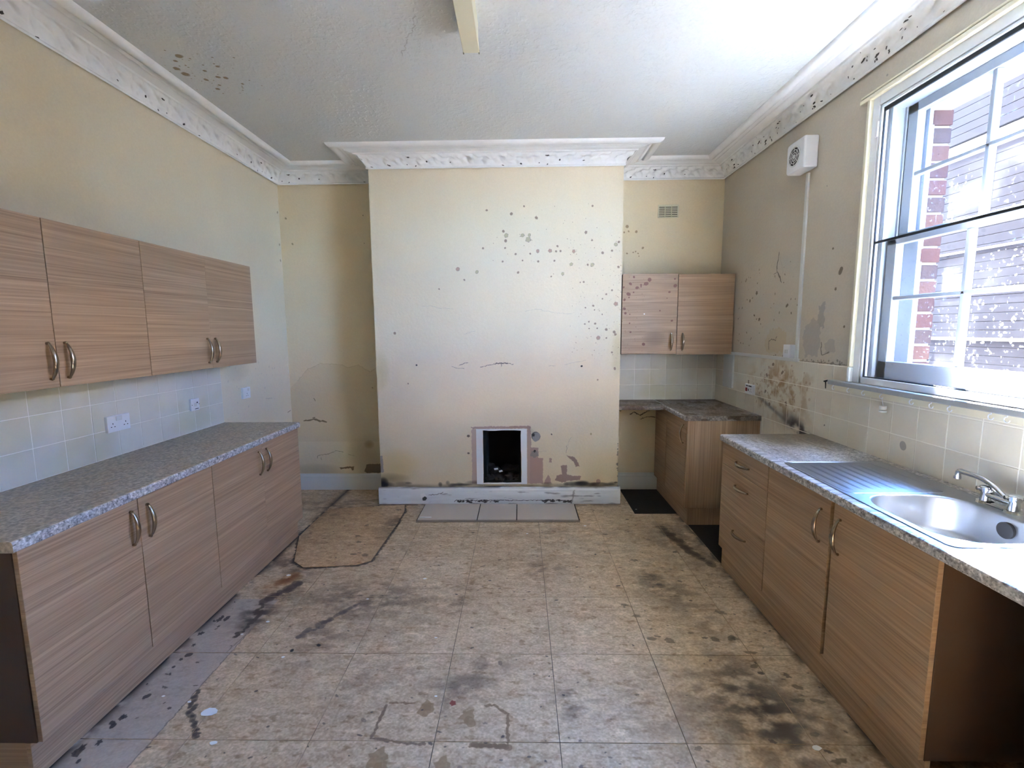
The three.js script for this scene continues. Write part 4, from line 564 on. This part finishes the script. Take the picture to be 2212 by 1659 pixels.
// ------------------------------------------------------------------ window
{
  const w = struct('window_1'), frameW = std({ color: 0x9ba2a8, roughness: 0.4 });
  part(w, 'architrave', [rbox(XR - 0.012, XR, WY0 + 0.001, 2.86, 1.846, WZ0 - 0.003, 0.003), rbox(XR - 0.012, XR, WY1 + 0.004, 2.86, WZ0 - 0.003, 3.68, 0.003), rbox(XR - 0.012, XR, WY0 + 0.001, 2.86, WZ1 + 0.003, 3.68, 0.003)], M.gloss);
  part(w, 'bead', [rbox(XR - 0.032, XR - 0.002, 1.388, 2.85, 1.842, 1.866, 0.007, 2), rbox(XR - 0.036, XR - 0.002, 2.838, 2.862, 1.79, 3.68, 0.006, 2), rbox(XR - 0.03, XR - 0.002, 2.868, 2.88, 1.79, 3.68, 0.004, 2)], M.bead, 'cream painted timber bead');
  part(w, 'bead_foot', rbox(XR - 0.032, XR - 0.002, WY0, 1.386, 1.842, 1.866, 0.007, 2), M.gloss);
  part(w, 'sill', [rbox(XR - 0.05, XR + 0.07, 1.27, 1.2985, 1.708, 3.78, 0.006, 2)], std({ color: 0x9a9d9e, roughness: 0.5 }));
  part(w, 'apron', rbox(XR - 0.02, XR - 0.0005, 1.235, 1.2695, 1.73, 3.76, 0.003), M.bead);
  // secondary glazing in a slim metal frame
  const sx = XR - 0.004, fr = (y0, y1, z0, z1) => rbox(sx - 0.006, sx + 0.03, y0, y1, z0, z1, 0.002);
  part(w, 'secondary_frame', [fr(WY0, WY1, WZ0, WZ0 + 0.014), fr(WY0, WY1, WZ1 - 0.014, WZ1), fr(WY1 - 0.014, WY1, WZ0, WZ1), fr(WY0, WY0 + 0.036, WZ0, WZ1)], M.alu);
  const gk = (y0, y1, z0, z1) => box(sx + 0.004, sx + 0.012, y0, y1, z0, z1);
  part(w, 'gasket', [gk(2.066, 2.078, WZ0 + 0.014, WZ1 - 0.014), gk(1.336, 1.342, WZ0 + 0.014, WZ1 - 0.014), gk(1.336, WY1 - 0.014, WZ0 + 0.014, WZ0 + 0.019), gk(1.336, WY1 - 0.014, WZ1 - 0.019, WZ1 - 0.014), gk(WY1 - 0.034, WY1 - 0.014, WZ0 + 0.014, WZ1 - 0.014)], M.gasket, 'dark rubber gasket of the secondary glazing');
  part(w, 'catch', rbox(sx - 0.014, sx, 2.63, 2.71, 1.9, 1.915, 0.003), M.plastic);
  const clear = new THREE.MeshPhysicalMaterial({ color: 0xffffff, transmission: 1, thickness: 0, roughness: 0, ior: 1.45 });
  const pane = (x, y0, y1, z0, z1) => { const g = new THREE.PlaneGeometry(z1 - z0, y1 - y0); g.rotateY(-Math.PI / 2); g.translate(x, (y0 + y1) / 2, (z0 + z1) / 2); return boxUV(g); };
  part(w, 'secondary_pane', pane(sx + 0.008, 1.342, 2.066, WZ0 + 0.019, WZ1 - 0.019), clear); part(w, 'secondary_pane', pane(sx + 0.01, 2.078, WY1 - 0.034, WZ0 + 0.019, WZ1 - 0.019), clear);
  // box frame
  const bx0 = XR + 0.03, bx1 = XR + 0.168;
  part(w, 'box_frame', [rbox(bx0, bx1, WY0, WY1, WZ0 - 0.02, WZ0 + 0.025, 0.002), rbox(bx0, bx1, WY0, WY1, WZ1 - 0.025, WZ1 + 0.02, 0.002), rbox(bx0, bx1, WY1 - 0.022, WY1 + 0.02, WZ0, WZ1, 0.002), 
    ...[WZ0 + 0.025, WZ1 - 0.031].flatMap((z) => [rbox(bx0, bx0 + 0.02, WY0 + 0.034, WY1 - 0.022, z, z + 0.012, 0.002), rbox(XR + 0.102, XR + 0.11, WY0 + 0.034, WY1 - 0.022, z, z + 0.012, 0.001), rbox(bx1 - 0.012, bx1 + 0.016, WY0 + 0.034, WY1 - 0.022, z - (z < 2.5 ? 0 : 0.08), z + (z < 2.5 ? 0.092 : 0.012), 0.002)])], frameW);
  part(w, 'timber_sill', rbox(bx0 + 0.01, bx1 + 0.03, WY0 - 0.02, WY0 + 0.034, WZ0, WZ1, 0.002), std({ color: 0x54565a, roughness: 0.6 }), 'dark grey timber sill');  // colour kept dark to weaken sunlight bounced onto the ceiling
  part(w, 'pulley_slot', box(XR + 0.112, XR + 0.128, 2.6, 2.66, WZ0 + 0.0245, WZ0 + 0.0255), std({ color: 0x6d7680, roughness: 0.6 }));
  const dirt = canvasTex(0, 0, 1.4, 1.6, 420, (u, v, o) => { const a = fbm(u * 7, v * 7, 4, 501), b = sstep(0.72, 0.8, fbm(u * 100, v * 90, 2, 503)) * sstep(0.3, 0.65, fbm(u * 5, v * 5, 2, 507)), d = sstep(0.45, 0.85, fbm(u * 4, v * 5, 4, 505)); o[0] = o[1] = o[2] = clamp(a * 14 + b * 80 + d * 24, 0, 160); }, null, { linear: true });
  const dirty = new THREE.MeshPhysicalMaterial({ color: 0xeef4ff, transmission: 1, thickness: 0, roughness: 1, roughnessMap: dirt, ior: 1.45 });
  function sash(name, x0, x1, y0, y1, top, bot, stile, bars, mid) {
    const s = new THREE.Group(); s.name = name; w.add(s); const za = WZ0 + 0.037, zb = WZ1 - 0.037;
    part(s, 'rail', [rbox(x0, x1, y1 - top, y1, za, zb, 0.003), rbox(x0, x1, y0, y0 + bot, za, zb, 0.003)], frameW);
    part(s, 'stile', rbox(x0, x1, y0, y1, za, za + stile, 0.003), frameW); part(s, 'stile', rbox(x0, x1, y0, y1, zb - stile, zb, 0.003), frameW);
    for (const z of bars) part(s, 'glazing_bar', rbox(x0 + 0.004, x1 - 0.004, y0 + bot, y1 - top, z - 0.012, z + 0.012, 0.006, 2), frameW);
    part(s, 'glazing_bar', rbox(x0 + 0.004, x1 - 0.004, mid - 0.011, mid + 0.011, za + stile, zb - stile, 0.006, 2), frameW);
    const zs = [za + stile, ...bars, zb - stile], ys = [y0 + bot, mid, y1 - top]; for (let i = 0; i < zs.length - 1; i++) for (let j = 0; j < 2; j++) part(s, 'glass_pane', pane((x0 + x1) / 2, ys[j], ys[j + 1], zs[i], zs[i + 1]), dirty);
  }
  sash('upper_sash', XR + 0.112, XR + 0.154, 2.062, 2.762, 0.045, 0.05, 0.06, [2.392, 2.752, 3.112], 2.405);
  sash('lower_sash', XR + 0.058, XR + 0.1, 1.335, 2.09, 0.04, 0.095, 0.06, [2.405, 2.76, 3.115], 1.768);
}
// hooks under the sill and the little hanging plug
{
  const hook = thing('cup_hook', 'white cup hook nearest the dark bracket, first in the row under the sill', 'hook', [XR - 0.042, 1.25, 1.757], 'white cup hooks in a row under the window sill');
  const pts = []; for (let i = 0; i <= 16; i++) { const a = Math.PI / 2 + i / 16 * Math.PI * 1.45; pts.push([XR - 0.042 - 0.011 + 0.0, 0, 0].map((v, k) => k === 0 ? XR - 0.042 + Math.cos(a) * 0.0 : k === 1 ? 1.253 + Math.sin(a) * 0.011 : 1.757 + Math.cos(a) * 0.011)); }
  part(hook, 'wire', [tube([[XR - 0.042, 1.2705, 1.757], ...pts], 0.0022, 40, 6)], M.gloss);
  for (const [z, l] of [[1.885, 'second white cup hook from the dark bracket under the sill'], [2.0, 'third white cup hook from the dark bracket under the sill'], [2.129, 'white cup hook with the two small discs hanging from it'], [2.315, 'first white cup hook right of the hanging discs under the sill'], [2.423, 'second white cup hook right of the hanging discs under the sill'], [2.515, 'third white cup hook right of the hanging discs under the sill'], [2.694, 'next to last white cup hook at the right edge of the photo'], [2.756, 'last white cup hook at the right edge of the photo']]) { const c = hook.clone(); c.userData = { ...hook.userData, label: l }; c.name = numbered('cup_hook'); c.position.z = z; scene.add(c); }
  const t = thing('sink_plug', 'two small white discs hanging on a cord below the sill hooks', 'plug', [XR - 0.03, 1.18, 2.131]); const x = XR - 0.03;
  part(t, 'cord', cyl([x, 1.205, 2.131], [x - 0.01, 1.247, 2.131], 0.0012, 0.0012, 6), M.gloss); part(t, 'disc', cyl([x, 1.186, 2.131], [x, 1.203, 2.131], 0.016, 0.016, 18), M.dirtyPlastic); part(t, 'disc', cyl([x, 1.17, 2.131], [x, 1.179, 2.131], 0.017, 0.018, 18), M.dirtyPlastic);
  single('bracket', 'dark metal bracket stuck to the tiles left of the hook row', 'bracket', [cyl([XR - 0.008, 1.285, 1.65], [XR - 0.03, 1.28, 1.65], 0.006, 0.005, 10), cyl([XR - 0.02, 1.283, 1.65], [XR - 0.014, 1.235, 1.645], 0.004, 0.003, 8), cyl([XR - 0.012, 1.284, 1.65], [XR - 0.012, 1.29, 1.7], 0.003, 0.003, 8)], M.darkRubber);
}
// ------------------------------------------------------------------ hearth, loose vinyl, flakes
{
  const t = thing('hearth', 'pale hearth slab of three tiles set in front of the fire opening', 'hearth', [-0.19, 0, 0.63]), m = std({ color: 0xbfb2a2, roughness: 0.5, bumpMap: grainBump, bumpScale: 0.0006 });
  for (const [a, b] of [[-0.885, -0.377], [-0.369, -0.039], [-0.031, 0.492]]) part(t, 'tile', rbox(a, b, 0.0008, 0.014, 0.446, 0.8, 0.004), m);
  part(t, 'bedding', box(-0.892, 0.502, 0.0006, 0.007, 0.444, 0.801), std({ color: 0x2a241f, roughness: 0.9 })); part(t, 'edging', rbox(-0.89, 0.5, 0.0008, 0.009, 0.8035, 0.832, 0.003), std({ color: 0x8a7c6a, roughness: 0.7 }));
}
{
  const sh = new THREE.Shape([[-1.755, 0.545], [-1.4, 0.485], [-1.08, 0.45], [-1.045, 0.6], [-1.04, 0.85], [-1.05, 1.2], [-1.06, 1.49], [-1.14, 1.545], [-1.35, 1.57], [-1.5, 1.58], [-1.6, 1.5], [-1.755, 1.1], [-1.76, 0.8]].map(([x, z]) => new THREE.Vector2(x, -z)));
  const g = new THREE.ExtrudeGeometry(sh, { depth: 0.0035, bevelEnabled: true, bevelSize: 0.001, bevelThickness: 0.001, bevelSegments: 1 }); g.rotateX(-Math.PI / 2); g.translate(0, 0.0018, 0);
  single('vinyl_offcut', 'loose torn sheet of vinyl lying on the floor left of the hearth', 'flooring', boxUV(g, false, 1.9, 0.9), std({ map: floorTex, color: 0xf2e6d8, roughness: 0.6 }));
}
{
  const flake = (r, k) => { const g = new THREE.CylinderGeometry(r, r * 0.96, 0.0014, 9), p = g.attributes.position; for (let i = 0; i < p.count; i++) { const a = Math.atan2(p.getZ(i), p.getX(i)), q = 0.65 + 0.55 * vnoise(a * 1.4 + 10, k * 3.7, 5); p.setX(i, p.getX(i) * q * 1.3); p.setZ(i, p.getZ(i) * q * 0.8); p.setY(i, p.getY(i) + 0.0008); } g.computeVertexNormals(); return boxUV(g); };
  const put = (x, z, r, k, label, group) => { const g = flake(r, k); g.translate(x, 0.0015, z); single('paint_flake', label, 'flake', g, M.white, group); };
  put(-1.366 + 0.03, 2.785, 0.026, 1, 'largest white paint flake on the floor near the left cupboards');
  const tiny = [[-1.46, 2.73, .007, 'small white flake between the largest flake and the left cupboards'], [-1.6, 2.7, .006, 'speck of white paint close to the left plinth in the foreground'], [-1.19, 2.45, .008, 'white crumb beyond the largest flake, beside two black specks'], [-1.22, 2.93, .012, 'pale flat flake at the bottom edge of the photo, left side'], [-1.5, 2.28, .007, 'white speck on the pale floor strip near the left cupboards'], [-1.42, 2.17, .008, 'curved white chip beside the dark streak on the left floor'], [-1.55, 1.68, .014, 'white sliver lying in the rusty stain by the left plinth'], [-1.36, 1.37, .01, 'white flake lying on the loose vinyl sheet'], [-0.63, 1.72, .014, 'pale flake alone on the floor in front of the loose vinyl sheet'], [-0.38, 2.69, .006, 'white crumb beside the rectangular glue mark in the foreground'], [-0.93, 1.95, .008, 'greyish flake in the middle of the dark smear on the floor'], [0.53, 0.9, .012, 'white flake just off the right front corner of the hearth'], [0.05, 1.05, .008, 'white crumb on the floor just in front of the hearth'], [1.14, 2.93, .015, 'white flake beside the right plinth at the bottom of the photo'], [1.04, 0.55, .007, 'white speck on the bare black floor patch in the alcove'], [-0.45, 2.3, .006, 'white crumb near the middle of the open floor']];
  tiny.forEach(([x, z, r, l], k) => put(x, z, r, k + 5, l, 'small white paint flakes scattered over the floor'));
  single('plaster_strip', 'short white strip lying along the front edge of the hearth', 'strip', rbox(-0.87, -0.77, 0.0145, 0.02, 0.755, 0.768, 0.002), M.white);
}
// ------------------------------------------------------------------ outside
{
  const g = struct('ground_outside'); part(g, 'paving', box(XR + 0.275, 40, -1.0, -0.6, -25, 25), std({ color: 0x3c3a37, roughness: 0.95 }));
  const t = thing('building', 'shaded slate-grey building across the yard seen through the window', 'building', [6.4, -0.6, -1]); const slate = std({ color: 0x15191f, roughness: 0.85 });
  part(t, 'wall', box(6.06, 9, -0.6, 5.4, -9, 0.4), slate);
  for (let k = 0; k < 52; k++) { const y = -0.3 + k * 0.11; if (y > 3.79 && y < 4.05) continue; part(t, 'board', rbox(6.0 + hash(k, 1, 1) * 0.006, 6.07, y, y + 0.107, -8.9, 0.38, 0.006), slate); }
  part(t, 'unseen_sky_blocker', [box(6.06, 9, -0.6, 2.95, 0.4, 4.6), box(5.95, 9.1, 2.95, 3.05, 0.38, 4.7)], slate);  // out of view, placed to cut low sky light reaching the left side
  part(t, 'band', rbox(5.97, 6.08, 3.885, 4.06, -2.3, 0.36, 0.006), std({ color: 0xf2f2ee, roughness: 0.7 }));
  part(t, 'rail', [rbox(5.95, 6.0, 2.6, 2.625, -2.35, 0.36, 0.004), rbox(5.95, 6.0, 1.43, 1.47, -2.35, 0.36, 0.004)], std({ color: 0xe8e8e4, roughness: 0.7 }));
}
renderer.render(scene, camera);
